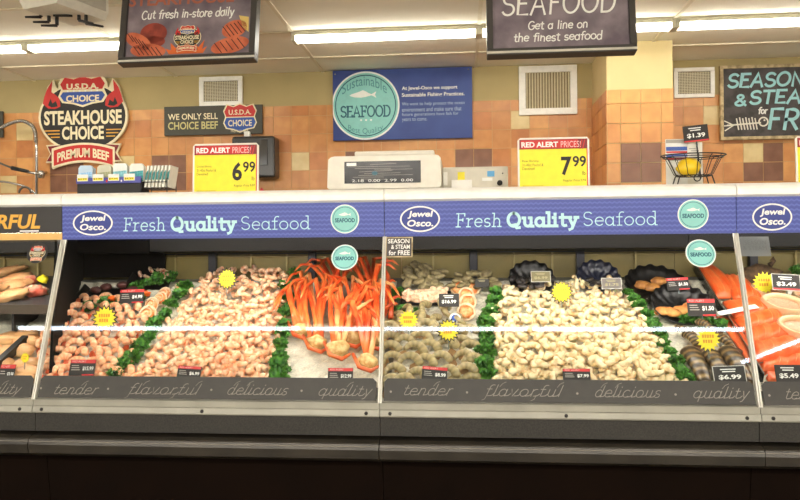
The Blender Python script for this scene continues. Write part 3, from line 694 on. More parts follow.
    # glass leaning back, its metal posts and the printed strip along its foot
    def onglass(name, m, xa, xb, s0, s1, y0, y1, bev=0.):
        q = MB(); q.box(xa, xb, y0, y1, s0, s1, bev)
        return q.build(name, m, t, (0, G0.y-YR, G0.z), (-GROT, 0, 0))
    onglass('front_glass', GLASS, A0+.004, B0-.004, .004, GLEN, -.003, .003)
    onglass('glass_post', ALU, A0, A0+.005, -.004, GLEN, -.010, .008); onglass('glass_post', ALU, B0-.005, B0, -.004, GLEN, -.010, .008)
    q = MB(); hs = .079
    q.prism([(A0+.012, .004), (B0-.012, .004), (B0-.012, hs-.012), (B0-.024, hs), (A0+.024, hs), (A0+.012, hs-.012)], -.0062, -.0036)
    q.build('printed_strip', STRIPM, t, (0, G0.y-YR, G0.z), (-GROT, 0, 0))
    # dark divider between neighbouring cases
    return t
CASEL = emit_mat('case_lamp', (255, 246, 234), 15.)
SX = [-2.72, -1.4935, -.2755, .9475, 2.17]
labs = ['meat display case at the far left under a black and gold header', 'left seafood case with shrimp and crab legs under blue header', 'middle seafood case with raw shrimp and lobster tails under blue header', 'rightmost display case with salmon and white fish steaks']
CASES = [case(SX[i], SX[i+1], labs[i], i > 0, None) for i in range(4)]
def warp_glass(x0):
    return lambda v: V((v.x-x0, G0.y-YR + v.z*sin(GROT) + v.y*cos(GROT), G0.z + v.z*cos(GROT) - v.y*sin(GROT)))
# header artwork (world x, z on plane YH)
def hx(px): return at(px, 222, YH).x
def hz(px, py): return at(px, py, YH).z
for ci in (1, 2, 3):
    t = CASES[ci]; A = Art(-.0008, .0005)
    base = [0, 93, 420, 772][ci]; wy = {1: 223, 2: 219, 3: 217}[ci]
    jewel_logo(A, hx(base), hz(base, wy), (hx(base+20)-hx(base-20))/2, .047)
    if ci < 3:
        F, Q, S_ = (((124, 165), (172, 236), (242, 310)), ((456, 501), (508, 578), (584, 657)))[ci-1]
        zb = hz((Q[0]+Q[1])/2, 230 if ci == 1 else 226)
        A.strokes('lettering#1', LBLUE, 'Fresh', hx(F[0]), hx(F[1]), zb, .047, .0042, 2, slab=True, space=.16, shear=.06)
        A.strokes('lettering#2', LBLUE, 'Quality', hx(Q[0]), hx(Q[1]), zb, .047, .0105, 2, slab=True, space=.18)
        A.strokes('lettering#3', LBLUE, 'Seafood', hx(S_[0]), hx(S_[1]), zb, .047, .0036, 2, slab=True, space=.14)
        bx, by = ((345, 219), (693, 214.5))[ci-1]
        seafood_badge(A, hx(bx), hz(bx, by), .0525)
    A.build(t, lambda v, x0=SX[ci]: v-V((x0, 0, 0))+V((0, YH-YR, 0)))
A = Art(-.0008, .0005); A.text('lettering', GOLD, 'RFUL', hx(-3.5), hx(40.5), hz(20, 229), hz(20, 214.5), 2, bold=.03, shear=.2); A.rect('small_print', TXW, hx(20), hx(39), hz(30, 231.6), hz(30, 230.4), 2)
A.build(CASES[0], lambda v: v-V((SX[0], 0, 0))+V((0, YH-YR, 0)))
# print on the glass: script words along the strip, round stickers, chalk card
def gpt(px, py):
    n = V((0, GD.z, -GD.y)); d = ray(px, py); tt = (G0-CC).dot(n)/d.dot(n); p = CC+d*tt; return p.x, (p-G0).dot(GD)
GS = mat('grey_script_print', (134, 128, 116), .6)
WORDS = {0: (('quality', -22, 18.5, 391),), 1: (('tender', 53, 96, 391.5), ('flavorful', 128, 196, 391.5), ('delicious', 227, 286, 392), ('quality', 318, 369, 393)), 2: (('tender', 402, 450, 392.5), ('flavorful', 484, 558, 393.5), ('delicious', 594, 658, 394.5), ('quality', 692, 746, 395.5)), 3: (('tender', 783, 830, 396.5), ('flavorful', 865, 935, 397))}
DOTS = {0: (), 1: (42, 109, 212, 302), 2: (391, 467, 577, 675), 3: (768.5, 850)}
for ci in range(4):
    A = Art(-.0064, .0005)
    for w_, a, b_, py in WORDS[ci]:
        xa, s0 = gpt(a, py+3); xb, _ = gpt(b_, py+3); s0 = gpt((a+b_)/2, py+3)[1]
        A.strokes('script_lettering#'+w_, GS, w_, xa, xb, s0, .037, .0021, 1, shear=.5, space=.2, joins=True)
        for i, ch in enumerate(w_):
            if ch in 'fdl':
                xx = xa+(xb-xa)*(i+.5)/len(w_)
                A.line('script_lettering#'+w_, GS, [(xx+.012, s0+.03), (xx+.022, s0+.041), (xx+.034, s0+.046)] if ch != 'f' else [(xx-.022, s0-.014), (xx-.012, s0-.010), (xx-.004, s0+.004)], .0014, 1)
    for d_ in DOTS[ci]:
        x_, s_ = gpt(d_, 392+(d_-400)*.01); A.ell('script_dot#%s' % d_, GS, x_, s_, .004, .004, 1, 8)
    if ci == 1: seafood_badge(A, *gpt(345, 258), .0485)
    if ci == 2:
        seafood_badge(A, *gpt(700, 254), .0505)
    if ci == 0: 
        x_, s_ = gpt(38.5, 253.5); A.ell('badge_back', INK, x_, s_, .041, .041, 1); steak_logo(A, x_, s_, .031, False)
    if ci == 2:
        (xa, sb), (xb, sa) = gpt(385.5, 258), gpt(413, 237.5)
        A.rect('chalk_card', mat('weathered_wood', (208, 188, 146), .8, rgb2=(160, 140, 104), scale=26), xa, xb, sb, sa, 1); A.rect('chalk_card', CHALK, xa+.0045, xb-.0045, sb+.0045, sa-.0045, 2)
        dz = (sa-sb)
        A.text('card_lettering#13', TXW, 'SEASON', xa+.008, xb-.012, sa-dz*.32, sa-dz*.1, 3, bold=.02); A.text('card_lettering#14', TXW, '& STEAM', xa+.02, xb-.01, sa-dz*.6, sa-dz*.38, 3, bold=.02); A.text('card_lettering#15', TXW, 'for FREE', xa+.012, xb-.01, sa-dz*.9, sa-dz*.66, 3, bold=.02)
    A.build(CASES[ci], warp_glass(SX[ci]))
# clear card seen from its back on the rightmost glass
(xa, sb), (xb, sa) = gpt(741, 256), gpt(769, 236)
A = Art(.004, -.0005); A.rect('clear_card', glass_mat('frosted_card', (176, 178, 180), .3, 1.4, .45), xa, xb, sb, sa, 1)
A.text('card_lettering#16', mat('faint_grey_print', (110, 110, 112), .7), 'SEASON', xa+.02, xb-.012, sa-.03, sa-.014, 0); A.text('card_lettering#17', MATS['faint_grey_print'], '& STEAM', xa+.012, xb-.012, sa-.05, sa-.034, 0)
A.build(CASES[3], warp_glass(SX[3]))
# black partition between the meat case and the first seafood case, and clear partition by the salmon
p = thing('case_partition', (SX[1]+.006, 2.41, .75), 'black partition and back panel between the meat case and the first seafood case', 'partition')
PBK = mat('matt_black_panel', (9, 8, 8), .7, spec=.15)
q = MB(); ex, ey = -.31, .77
vv = [q.bm.verts.new((ex*t_+o_, ey*t_, z_)) for t_, zs in ((0, (.004, .045)), (.17, (.075, .54)), (1, (.345, .545))) for z_ in zs for o_ in (0, .010)]
q._faces([q.bm.faces.new([vv[i] for i in fc]) for k in (0, 4) for fc in ((k, k+2, k+6, k+4), (k+1, k+5, k+7, k+3), (k, k+4, k+5, k+1), (k+2, k+3, k+7, k+6))]+[q.bm.faces.new([vv[i] for i in fc]) for fc in ((0, 1, 3, 2), (8, 10, 11, 9))])
q.build('panel', PBK, p)
q = MB(); q.prism([(y_-2.41, z_-.75) for y_, z_ in ((3.01, 1.216), (3.01, 1.299), (3.19, 1.299), (3.19, 1.10), (3.18, 1.10), (3.18, 1.216))], -.31, .10, 'x'); q.build('back_panel', PBK, p)
# ================================================================== FOOD ON THE SLOPING DECKS
from mathutils import noise as NZ
DM = Matrix((V((1, 0, 0)), DS, DN)).transposed()
def drot(spin=0, tilt=0, roll=0): return (DM @ Matrix.Rotation(spin, 3, 'Z') @ Matrix.Rotation(tilt, 3, 'X') @ Matrix.Rotation(roll, 3, 'Y')).to_euler()
def gy(z): return 2.332+(z-.71)*.345+.007      # how far the glass reaches back at height z
def fit(px, py, h, rad):
    while h > .002:
        p = deck(px, py, h)
        if p.y-rad >= gy(p.z): return h
        h -= .004
    return None
def inside(p, P):
    c = False; j = len(P)-1
    for i in range(len(P)):
        (xi, yi), (xj, yj) = P[i], P[j]
        if (yi > p[1]) != (yj > p[1]) and p[0] < (xj-xi)*(p[1]-yi)/(yj-yi)+xi: c = not c
        j = i
    return c
def edge_d(p, P):
    q = V((p[0], p[1])); m = 1e9
    for i in range(len(P)):
        a = V(P[i]); b = V(P[i-1]); u = b-a; k = max(0, min(1, (q-a).dot(u)/u.dot(u))); m = min(m, (a+u*k-q).length)
    return m
def grid_in(P, sx, sy, jit=.35):
    x0 = min(p[0] for p in P); x1 = max(p[0] for p in P); y0 = min(p[1] for p in P); y1 = max(p[1] for p in P)
    out = []; y = y0; r = 0
    while y <= y1:
        x = x0+(r % 2)*sx/2
        while x <= x1:
            q = (x+R(-jit, jit)*sx, y+R(-jit, jit)*sy)
            if inside(q, P): out.append(q)
            x += sx
        y += sy; r += 1
    return out
# crushed ice
ICE = mat('crushed_ice', (226, 220, 200), .35, rgb2=(202, 198, 182), scale=140, bump=.6)
for i, lab in enumerate(('crushed ice under the meat trays in the far left case', 'crushed ice bed under the shrimp and crab legs', 'crushed ice bed under the raw shrimp and lobster tails', 'crushed ice bed under the salmon and white fish steaks')):
    b = bmesh.new(); nx, ny = 70, 46; g = []
    x0, x1 = SX[i]+.025, SX[i+1]-.012
    for jy in range(ny+1):
        row = []
        for jx in range(nx+1):
            u, v = jx/nx, jy/ny; p = dk(x0+(x1-x0)*u, v*.80, 0)
            h = .004+.014*abs(NZ.noise(V((p.x*22, p.y*22, 3))))+.010*NZ.noise(V((p.x*70, p.y*70, 1))) if 0 < jx < nx and 0 < jy < ny else 0
            row.append(b.verts.new(p+DN*max(.001, h)))
        g.append(row)
    for jy in range(ny):
        for jx in range(nx): b.faces.new((g[jy][jx], g[jy][jx+1], g[jy+1][jx+1], g[jy+1][jx]))
    me = bpy.data.meshes.new('crushed_ice'); b.to_mesh(me); b.free(); me.materials.append(ICE)
    tag(mesh_obj('crushed_ice', me), lab, 'ice', None, 'stuff')

# ---------------- shrimp
def shrimp_bm(mb, Rr, r0, a0, a1, n=9, nv=7, taper=.62, ring=.06, M=None):
    pts = []; rad = []
    for i in range(n+1):
        t = i/n; a = math.radians(a0+(a1-a0)*t); rr = Rr*(1-.12*t)
        pts.append(V((rr*cos(a), rr*sin(a), .15*Rr*sin(3*t)))); k = (1-taper*t**1.4)*(1+ring*(1 if i % 2 else -1))
        rad.append(r0*k*(.55 if i == 0 else 1)*(.6 if i == n else 1))
    if M is not None: pts = [M @ p for p in pts]
    mb.tube(pts, rad, nv); return pts[-1], (pts[-1]-pts[-2]).normalized()
def tail_bm(mb, p, d, L, W):
    s = d.cross(V((0, 0, 1))).normalized()
    for k in (-1, 0, 1):
        dd = (d+s*k*.45).normalized(); e = dd.cross(V((0, 0, 1))).normalized()
        P = [p-e*W*.15, p+dd*L*.6-e*W*.42, p+dd*L-e*W*.12, p+dd*L+e*W*.12, p+dd*L*.6+e*W*.42, p+e*W*.15]
        z = V((0, 0, .0012)); A = [mb.bm.verts.new(q+z*(1+k*.5)) for q in P]; B = [mb.bm.verts.new(q-z*(1-k*.5)) for q in P]
        fs = [mb.bm.faces.new(A), mb.bm.faces.new(list(reversed(B)))]+[mb.bm.faces.new((A[i], B[i], B[(i+1) % 6], A[(i+1) % 6])) for i in range(6)]
        mb._faces(fs)
PEEL = band_mat('peeled_cooked_shrimp', (242, 156, 104), (253, 214, 176), 2, .24, .6, .3, .8, 40)
RAWP = band_mat('peeled_raw_shrimp', (204, 160, 92), (244, 225, 184), 2, .22, .52, .28, .8, 40)
SHELLC = band_mat('cooked_shrimp_shell', (236, 136, 84), (251, 206, 164), 5, .14, .72, .3, .75, 30)
SHELLR = band_mat('raw_shrimp_shell', (114, 104, 70), (186, 167, 120), 6, .12, .8, .3, .72, 30)
TAILC = mat('cooked_tail_fan', (222, 104, 60), .35); TAILR = mat('raw_tail_fan', (150, 116, 72), .35)
def peeled(nm, m, Rr, r0, k):
    out = []
    for i in range(k):
        b = MB(True); shrimp_bm(b, Rr*R(.85, 1.15), r0*R(.9, 1.1), R(-20, 20), R(175, 265), 8, 8, .45, .03)
        out.append(b.mesh(nm, m))
    return out
def heap(P, sx, sy, meshes, nm, lab, cat, grp, hf, under_label, jit=.36, tilt=.6):
    pts = grid_in(P, sx, sy, jit)
    random.shuffle(pts); pts = pts[:300]
    for q in pts:
        h = fit(q[0], q[1], hf(q)+R(-.006, .010), .027)
        if h is None: continue
        tag(mesh_obj(nm, random.choice(meshes), None, deck(q[0], q[1], h), drot(R(0, 6.3), R(-tilt, tilt), R(-tilt, tilt))), lab, cat, grp)
    b = bmesh.new()
    for lay, dh in ((0, -.016), (1, -.032)):
        for q in grid_in(P, sx*1.05, sy*1.05, .4):
            h = fit(q[0], q[1], max(.006, hf(q)+dh), .028)
            if h is None: continue
            me = random.choice(meshes); n0 = len(b.verts); b.from_mesh(me); b.verts.ensure_lookup_table()
            T = Matrix.Translation(deck(q[0], q[1], h)) @ drot(R(0, 6.3), R(-.5, .5), R(-.5, .5)).to_matrix().to_4x4()
            bmesh.ops.transform(b, matrix=T, verts=b.verts[n0:])
    me = bpy.data.meshes.new(nm+'_layer'); b.to_mesh(me); b.free(); me.materials.append(meshes[0].materials[0])
    tag(mesh_obj(nm+'_layer', me), under_label, cat, None, 'stuff')
    return len(pts)
PC = [(128, 386), (150, 352), (172, 318), (186, 296), (200, 280), (222, 266), (262, 263), (284, 270), (290, 284), (284, 320), (276, 350), (272, 386)]
hC = lambda q: .030+.045*min(1, edge_d(q, PC)/28)
nC = heap(PC, 8.0, 7.6, peeled('peeled_cooked_shrimp', PEEL, .0138, .0113, 7), 'peeled_cooked_shrimp', 'peeled cooked pink shrimp in the big heap of the left seafood case', 'shrimp', 'peeled cooked shrimp in the heap', hC, 'lower layers of the pink peeled cooked shrimp heap')
PK = [(498, 386), (496, 350), (488, 322), (494, 300), (508, 286), (540, 284), (580, 277), (612, 279), (632, 296), (650, 322), (668, 352), (686, 386)]
hK = lambda q: .030+.050*min(1, edge_d(q, PK)/28)
nK = heap(PK, 9.4, 8.6, peeled('peeled_raw_shrimp', RAWP, .0158, .0126, 7), 'peeled_raw_shrimp', 'ivory peeled raw shrimp in the big heap of the middle case', 'shrimp', 'peeled raw shrimp in the heap', hK, 'lower layers of the ivory peeled raw shrimp heap')
print('heaps', nC, nK)
def shell_protos(nm, m, tm, Rr, r0, k):
    out = []
    for i in range(k):
        b = MB(True); p, d = shrimp_bm(b, Rr*R(.9, 1.1), r0*R(.92, 1.08), R(-15, 10), R(165, 205), 15, 9, .5, .022)
        tb = MB(); tail_bm(tb, p, d, r0*1.9, r0*1.5)
        out.append((b.mesh('body', m), tb.mesh('tail_fan', tm)))
    return out
def shell(nm, pr, loc, rot, lab, grp):
    me, tm = pr; o = thing(nm, loc, lab, 'shrimp', grp); o.rotation_euler = rot
    mesh_obj('body', me, o); mesh_obj('tail_fan', tm, o); return o
SC_ = shell_protos('cooked_shrimp', SHELLC, TAILC, .0265, .0142, 5)
PA = [(44, 384), (42, 352), (46, 334), (60, 316), (80, 300), (104, 292), (130, 296), (146, 316), (140, 340), (124, 384)]
for q in sorted(grid_in(PA, 11.5, 9.0, .25), key=lambda q: q[1]):
    h = fit(q[0], q[1], .022+.035*min(1, edge_d(q, PA)/25)+R(0, .008), .036); left = q[0] < 78
    if h is None: continue
    shell('cooked_shell_shrimp', random.choice(SC_), deck(q[0], q[1], h), drot(R(-.5, .3)+(1.2 if left else -.3), R(.3, .75), R(-.3, .3)), 'orange shell-on cooked shrimp in the arranged pile at the left end', 'shell-on cooked shrimp in the left pile')
SR_ = shell_protos('raw_shrimp', SHELLR, TAILR, .0350, .0160, 5)
rows = [(389, 330), (391, 341), (390, 352), (392, 362), (394, 374), (392, 385), (404, 312), (415, 318), (428, 310), (440, 322), (450, 312), (462, 320), (397, 322), (410, 330), (425, 328), (436, 336), (456, 333), (468, 334), (404, 345), (414, 352), (428, 350), (446, 348), (460, 346), (470, 350), (409, 364), (424, 364), (440, 362), (462, 360), (472, 364), (416, 378), (404, 384), (430, 384), (447, 376), (466, 374), (472, 384), (456, 386), (395, 318), (420, 340), (446, 306)]
for q in sorted(rows):
    up = q[1] < 328; h = fit(q[0], q[1]+1, .028+R(0, .012)+(.012 if 402 < q[0] < 460 else 0), .038)
    if h is None: continue
    shell('raw_shell_shrimp', random.choice(SR_), deck(q[0], q[1]+1, h), drot(R(-.35, .35)+(1.4*random.choice((-1, 1)) if up else 0), R(.35, .65), R(-.25, .25)), 'grey-green shell-on raw shrimp beside the clear glass joint', 'shell-on raw shrimp in the middle case')
# ---------------- kale
KALE = mat('kale_green', (94, 158, 52), .5, rgb2=(44, 102, 32), scale=60, bump=.5); KSTEM = mat('kale_stem', (150, 182, 98), .5)
def kale_mesh(seed):
    rs = random.Random(seed); b = MB()
    for l in range(15):
        az = 2*PI*l/15*2.4+rs.uniform(-.3, .3); el = rs.uniform(.15, 1.35); Ln = rs.uniform(.026, .040); W = rs.uniform(.016, .024)
        d = V((cos(az)*cos(el), sin(az)*cos(el), sin(el))); sd = V((-sin(az), cos(az), 0)); nn = d.cross(sd)
        nu, nvv = 7, 8; g = []
        for i in range(nu+1):
            t = i/nu; row = []
            for j in range(nvv+1):
                s = (j/nvv-.5)*2; w = W*(.25+.75*sin(PI*min(1, t*.85+.08)))
                fr = abs(s)**1.5*.010*sin(i*2.9+j*2.3+l)+.004*NZ.noise(V((i*.9, j*.9, l+seed)))
                row.append(b.bm.verts.new(d*Ln*t+sd*s*w*(1+.15*sin(i*3+l))+nn*(fr-.010*t*t)+d*(.007*sin(j*2.9+l))*t))
            g.append(row)
        b._faces([b.bm.faces.new((g[i][j], g[i][j+1], g[i+1][j+1], g[i+1][j])) for i in range(nu) for j in range(nvv)], True)
    return b.mesh('kale_leaves', KALE)
KM = [kale_mesh(s) for s in range(4)]
def kale(pts, lab, grp, h=.012, sc=1.):
    for px, py in pts:
        hh = fit(px, py+4, h+R(0, .008), .036)
        if hh is not None: tag(mesh_obj('kale_bunch', random.choice(KM), None, deck(px, py+4, hh), drot(R(0, 6.3), R(-.25, .25), R(-.25, .25)), sc*R(.9, 1.15)), lab, 'kale', grp)
def seg(a, b, n): return [(a[0]+(b[0]-a[0])*i/(n-1)+R(-2, 2), a[1]+(b[1]-a[1])*i/(n-1)+R(-1.5, 1.5)) for i in range(n)]
kale(seg((116, 372), (146, 336), 5)+seg((150, 330), (186, 284), 6), 'curly green kale bunch in the slanting strip left of the pink peeled shrimp heap', 'kale left of the peeled cooked shrimp', .03, .95)
kale(seg((88, 303), (140, 298), 4), 'curly green kale bunch behind the arranged cooked shrimp', 'kale behind the shell-on cooked shrimp', .02, .9)
kale(seg((136, 284), (170, 274), 4), 'dark green kale bunch in the back left corner of the left seafood case', 'kale in the back corner', .03, .9)
kale(seg((278, 376), (283, 330), 5)+seg((283, 322), (288, 298), 3), 'curly green kale bunch in the upright strip between peeled shrimp and crab legs', 'kale left of the crab legs', .03, .95)
kale(seg((284, 284), (294, 270), 2), 'shaded kale bunch at the back between peeled shrimp and crab legs', 'kale behind the crab legs', .04, .95)
kale(seg((486, 372), (488, 330), 5)+seg((484, 320), (496, 290), 4), 'curly green kale bunch in the upright strip left of the ivory shrimp heap', 'kale left of the peeled raw shrimp', .03, 1.)
kale(seg((684, 378), (660, 332), 6)+seg((656, 326), (630, 290), 6), 'curly green kale bunch in the slanting strip right of the ivory shrimp heap', 'kale right of the peeled raw shrimp', .03, .8)
kale(seg((688, 318), (720, 320), 4), 'curly green kale bunch in front of the black scalloped dishes', 'kale in front of the stuffed crab dishes', .02, .75)
kale(seg((392, 308), (412, 310), 3)+[(397, 290)], 'curly green kale bunch around the white crab meat block', 'kale around the crab meat block', .02, .8)
kale([(797, 268)], 'dark kale bunch at the back of the rightmost case', 'kale at the back right', .02, .9)
kale([(22, 301)], 'green garnish leaf under the meat at the shelf front', 'garnish on the meat shelf', .03, .6)
# ---------------- crab legs
CRO = band_mat('crab_orange', (206, 66, 24), (240, 132, 66), 2.5, .3, .7, .3, .7, 22); CRP = band_mat('crab_pale', (228, 110, 50), (244, 184, 122), 2, .3, .62, .3, .7, 22); CRD = band_mat('crab_orange_shaded', (160, 48, 20), (214, 96, 44), 2.5, .3, .7, .3, .7, 22); CRB = mat('crab_body', (236, 212, 150), .5, rgb2=(206, 160, 92), scale=60, bump=.5)  # CRD is a darker copy: dim light at the back put into colour
def crab(bx, by, legs, lab, h0=.035, body=True):
    o = thing('crab_cluster', deck(bx, by, h0), lab, 'crab legs', 'crab leg clusters'); L = o.location
    if body:
        b = MB(); b.blob((0, 0, 0), (.040, .026, .030), bx, .28, 2, 2.5); b.build('body', CRB, o)
        b = MB(); b.tube([deck(bx-14, by-8, h0+.01)-L, deck(bx-8, by+5, h0+.006)-L, deck(bx+4, by+9, h0)-L, deck(bx+12, by+4, h0)-L], [.006, .008, .008, .005], 7); b.build('shell_rim', CRO, o)
    for (kx, ky, tx, ty, w) in legs:
        hk = h0+R(.02, .075); p0 = deck(bx+(kx-bx)*.12+R(-5, 5), by-4, h0+.012); p2 = deck(kx, ky, hk); p1 = p0.lerp(p2, .5)+DN*.012+V((R(-.008, .008), 0, 0)); p3 = deck((kx+tx)/2+(tx-kx)*.12, (ky+ty)/2-3, hk+.012); p4 = deck(tx, ty, hk-.005)
        P = [p0, p0.lerp(p1, .5), p1, p1.lerp(p2, .6), p2, p2.lerp(p3, .5), p3, p3.lerp(p4, .6), p4]; P = [p-L for p in P]; k = w*.00165
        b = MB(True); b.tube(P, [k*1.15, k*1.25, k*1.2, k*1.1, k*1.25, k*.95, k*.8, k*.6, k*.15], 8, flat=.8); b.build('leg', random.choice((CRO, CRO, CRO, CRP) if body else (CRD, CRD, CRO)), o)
    return o
def fan(bx, n, x0, x1, ky, w=5.0, tl=24, side=None):
    out = []
    for i in range(n):
        kx = x0+(x1-x0)*i/max(1, n-1)+R(-2, 2); s = side if side else (-1 if kx < bx else 1); y = ky+R(-6, 6)
        out.append((kx, y, kx+s*R(9, 20), y+tl*R(.3, 1.1), w*R(.8, 1.15)))
    return out
random.seed(21)
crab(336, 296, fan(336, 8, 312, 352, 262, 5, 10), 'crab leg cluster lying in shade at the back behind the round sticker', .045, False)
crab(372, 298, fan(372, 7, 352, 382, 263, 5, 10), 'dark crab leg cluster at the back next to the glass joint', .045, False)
crab(302, 330, fan(302, 6, 287, 306, 284, 5.2, 26, -1), 'crab leg cluster leaning over the kale strip on the left', .04)
crab(317, 343, fan(317, 8, 301, 332, 277, 4.6, 22), 'pale crab leg cluster with its body left of the others on the ice', .04)
crab(352, 338, fan(352, 8, 330, 367, 282, 4.8, 22), 'crab leg cluster in the middle of the crab pile', .048)
crab(338, 350, [(330, 290, 346, 276, 5), (338, 296, 320, 300, 6.5), (346, 300, 372, 278, 6), (352, 312, 380, 296, 5)], 'thick-clawed crab leg cluster above the crab price tag', .06)
crab(374, 340, fan(374, 7, 362, 380, 284, 5, 22), 'crab leg cluster pressed beside the clear glass joint', .05)
crab(367, 362, [(352, 302, 340, 310, 6.2), (358, 300, 366, 290, 6.2), (364, 306, 378, 318, 6), (370, 310, 380, 330, 5.6), (374, 318, 378, 340, 5)], 'frontmost crab leg cluster with its body closest to the sill', .055)
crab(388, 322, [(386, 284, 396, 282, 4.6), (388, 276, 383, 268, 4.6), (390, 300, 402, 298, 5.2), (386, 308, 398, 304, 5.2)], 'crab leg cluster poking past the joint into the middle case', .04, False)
random.seed(5)
# ---------------- trays, oysters, pinwheels, crab meat
def wavy_dish(nm, px, py, r, lab, cat, h=.02, m=DBLACK, tilt=.35, k=14, grp=None):
    o = thing(nm, deck(px, py, h), lab, cat, grp, drot(0, tilt))
    w = lambda rr, z, t: (rr*(1+.025*(rr/r)**2*cos(k*t)), z+.004*(rr/r)**2*cos(k*t))
    MB().lathe([(0, 0), (r*.55, .0), (r*.82, .018), (r, .040), (r*.97, .043), (r*.78, .022), (r*.5, .005), (0, .005)], 84, wave=w).build('bowl', m, o)
    return o
NAVY = mat('navy_black_dish', (26, 30, 48), .3)
for px, py, r, lab, m in ((531, 284, .098, 'dark scalloped dish of mussels behind the ivory shrimp heap', DBLACK), (597, 282, .090, 'navy blue scalloped dish at the back behind the ivory shrimp heap', NAVY)):
    wavy_dish('scalloped_dish', px, py, r, lab, 'dish', .02, m, .45)
MUS = mat('mussel_shell', (70, 62, 52), .35, rgb2=(44, 42, 46), scale=40)
mm = MB().blob((0, 0, 0), (.022, .013, .009), 3, .1, 2).mesh('mussel', MUS)
for q in grid_in([(512, 278), (552, 278), (548, 287), (516, 287)], 9, 4.5): tag(mesh_obj('mussel', mm, None, deck(q[0], q[1], .05+R(0, .01)), drot(R(0, 6), R(-.4, .4))), 'dark mussel in the scalloped dish behind the ivory shrimp', 'mussel', 'mussels in the dark dish')
for q in grid_in([(582, 276), (612, 276), (608, 285), (586, 285)], 9, 4.5): tag(mesh_obj('clam', mm, None, deck(q[0], q[1], .05+R(0, .01)), drot(R(0, 6), R(-.4, .4))), 'grey clam in the navy dish behind the ivory shrimp', 'clam', 'clams in the navy dish')
OYS = mat('oyster_shell', (158, 144, 104), .6, rgb2=(112, 100, 70), scale=44, bump=.5)
om = [MB().blob((0, 0, 0), (.030, .021, .012), s, .2, 2).mesh('oyster', OYS) for s in range(3)]
for P, lab, grp in (([(400, 286), (404, 268), (420, 261), (438, 266), (446, 276), (440, 288)], 'olive-brown oyster in the pile left of the white crab meat price tag', 'oysters in the left pile'), ([(448, 286), (456, 274), (474, 269), (490, 274), (500, 284), (496, 290)], 'olive-brown oyster in the pile behind the stuffed shells', 'oysters in the right pile')):
    for q in grid_in(P, 8.5, 5.2, .3): tag(mesh_obj('oyster', random.choice(om), None, deck(q[0], q[1], .035+.02*min(1, edge_d(q, P)/8)+R(0, .01)), drot(R(0, 6.3), R(-.5, .5), R(-.5, .5))), lab, 'oyster', grp)
t = thing('crab_meat_tray', deck(426, 300, .02), 'black tray heaped with pale pink crab meat next to the 16.99 tag', 'tray', None, drot(0, .1))
MB().box(-.105, .105, -.045, .05, 0, .014, .005).build('tray', DBLACK, t)
cm = MB(); cm.blob((0, 0, .018), (.100, .044, .022), 5, .06, 3, 3.); MEAT = mat('crab_meat', (250, 214, 182), .5, rgb2=(244, 190, 154), scale=60, bump=.6)
for i in range(60): cm.blob((R(-.092, .092), R(-.036, .042), .02+R(0, .018)), (R(.01, .018), R(.01, .016), R(.007, .012)), i, .2, 1)
cm.build('crab_meat', MEAT, t)
SHW = mat('scallop_shell', (236, 214, 180), .5, rgb2=(206, 166, 122), scale=30); FILL = mat('orange_stuffing', (226, 124, 60), .55, rgb2=(244, 190, 130), scale=50, bump=.6)
def stuffed(px, py, r, lab, h, grp):
    o = thing('stuffed_shell', deck(px, py, h), lab, 'stuffed shell', grp, drot(R(-.3, .3), .75))
    MB().lathe([(0, -.012), (r*.7, -.008), (r, .004), (r*.94, .007), (r*.8, .002), (0, -.004)], 28).build('shell', SHW, o)
    MB().blob((0, 0, .003), (r*.74, r*.74, .011), px, .2, 2).build('filling', FILL, o)
    if px < 300: MB().tube([V((cos(a)*r*(.12+.06*a), sin(a)*r*(.12+.06*a), .0125)) for a in [i*.45 for i in range(24)]], .0028, 6).build('rolled_edge', SHW, o)
for px, py, r, h in ((181, 287, .026, .035), (165, 294, .032, .03), (161, 299, .033, .035), (152, 305, .035, .035), (148, 314, .038, .04)): stuffed(px, py, r, 'rolled stuffed fish pinwheel in the row beside the slanting kale strip', h, 'pinwheels in the left seafood case')
for px, py, r, h in ((458, 288, .034, .03), (473, 288, .034, .034), (466, 295, .034, .036), (468, 302, .036, .036), (466, 312, .038, .04)): stuffed(px, py, r, 'stuffed scallop shell with orange filling between raw shrimp and kale', h, 'stuffed shells in the middle case')
t = thing('label_sticker', deck(455, 318, .06), 'white and blue round label lying on the raw shell-on shrimp', 'label', None, drot(0, .5))
MB().lathe([(0, 0), (.022, 0), (.022, .0015), (0, .0015)], 24).build('disc', TXW, t); MB().lathe([(0, .0016), (.014, .0016), (.014, .0022), (0, .0022)], 20).build('emblem', SBLUE, t)
# black trays and kabobs at the back left
for px, py, lab in ((104, 296, 'black tray of kabobs in the dark back left corner'), (152, 284, 'black tray holding kabobs and kale behind the pinwheels')):
    t = thing('black_tray', deck(px, py, .012), lab, 'tray', None, drot(0, .15)); MB().prism([(-.09, 0), (.09, 0), (.105, .03), (.1, .03), (.085, .006), (-.085, .006), (-.1, .03), (-.105, .03)], -.05, .05).build('tray', DBLACK, t)
KB = mat('kabob_meat', (176, 92, 66), .5, rgb2=(226, 188, 160), scale=40)
for px, py in ((140, 274), (151, 270), (160, 274), (168, 275), (147, 277), (161, 270)):
    o = thing('kabob', deck(px, py, .05), 'small red and white seafood kabob in the back corner on dark kale', 'kabob', 'kabobs in the back corner', drot(R(0, 3), .2)); 
    b = MB(); [b.blob((x, 0, 0), (.010, .010, .010), x*90, .15, 1) for x in (-.018, 0, .018)]; b.build('meat', KB, o); MB().tube([(-.04, 0, 0), (.04, 0, 0)], .0015, 5).build('skewer', CREAM, o)
DKM = mat('dark_meat', (92, 44, 38), .5, rgb2=(60, 30, 28), scale=20)
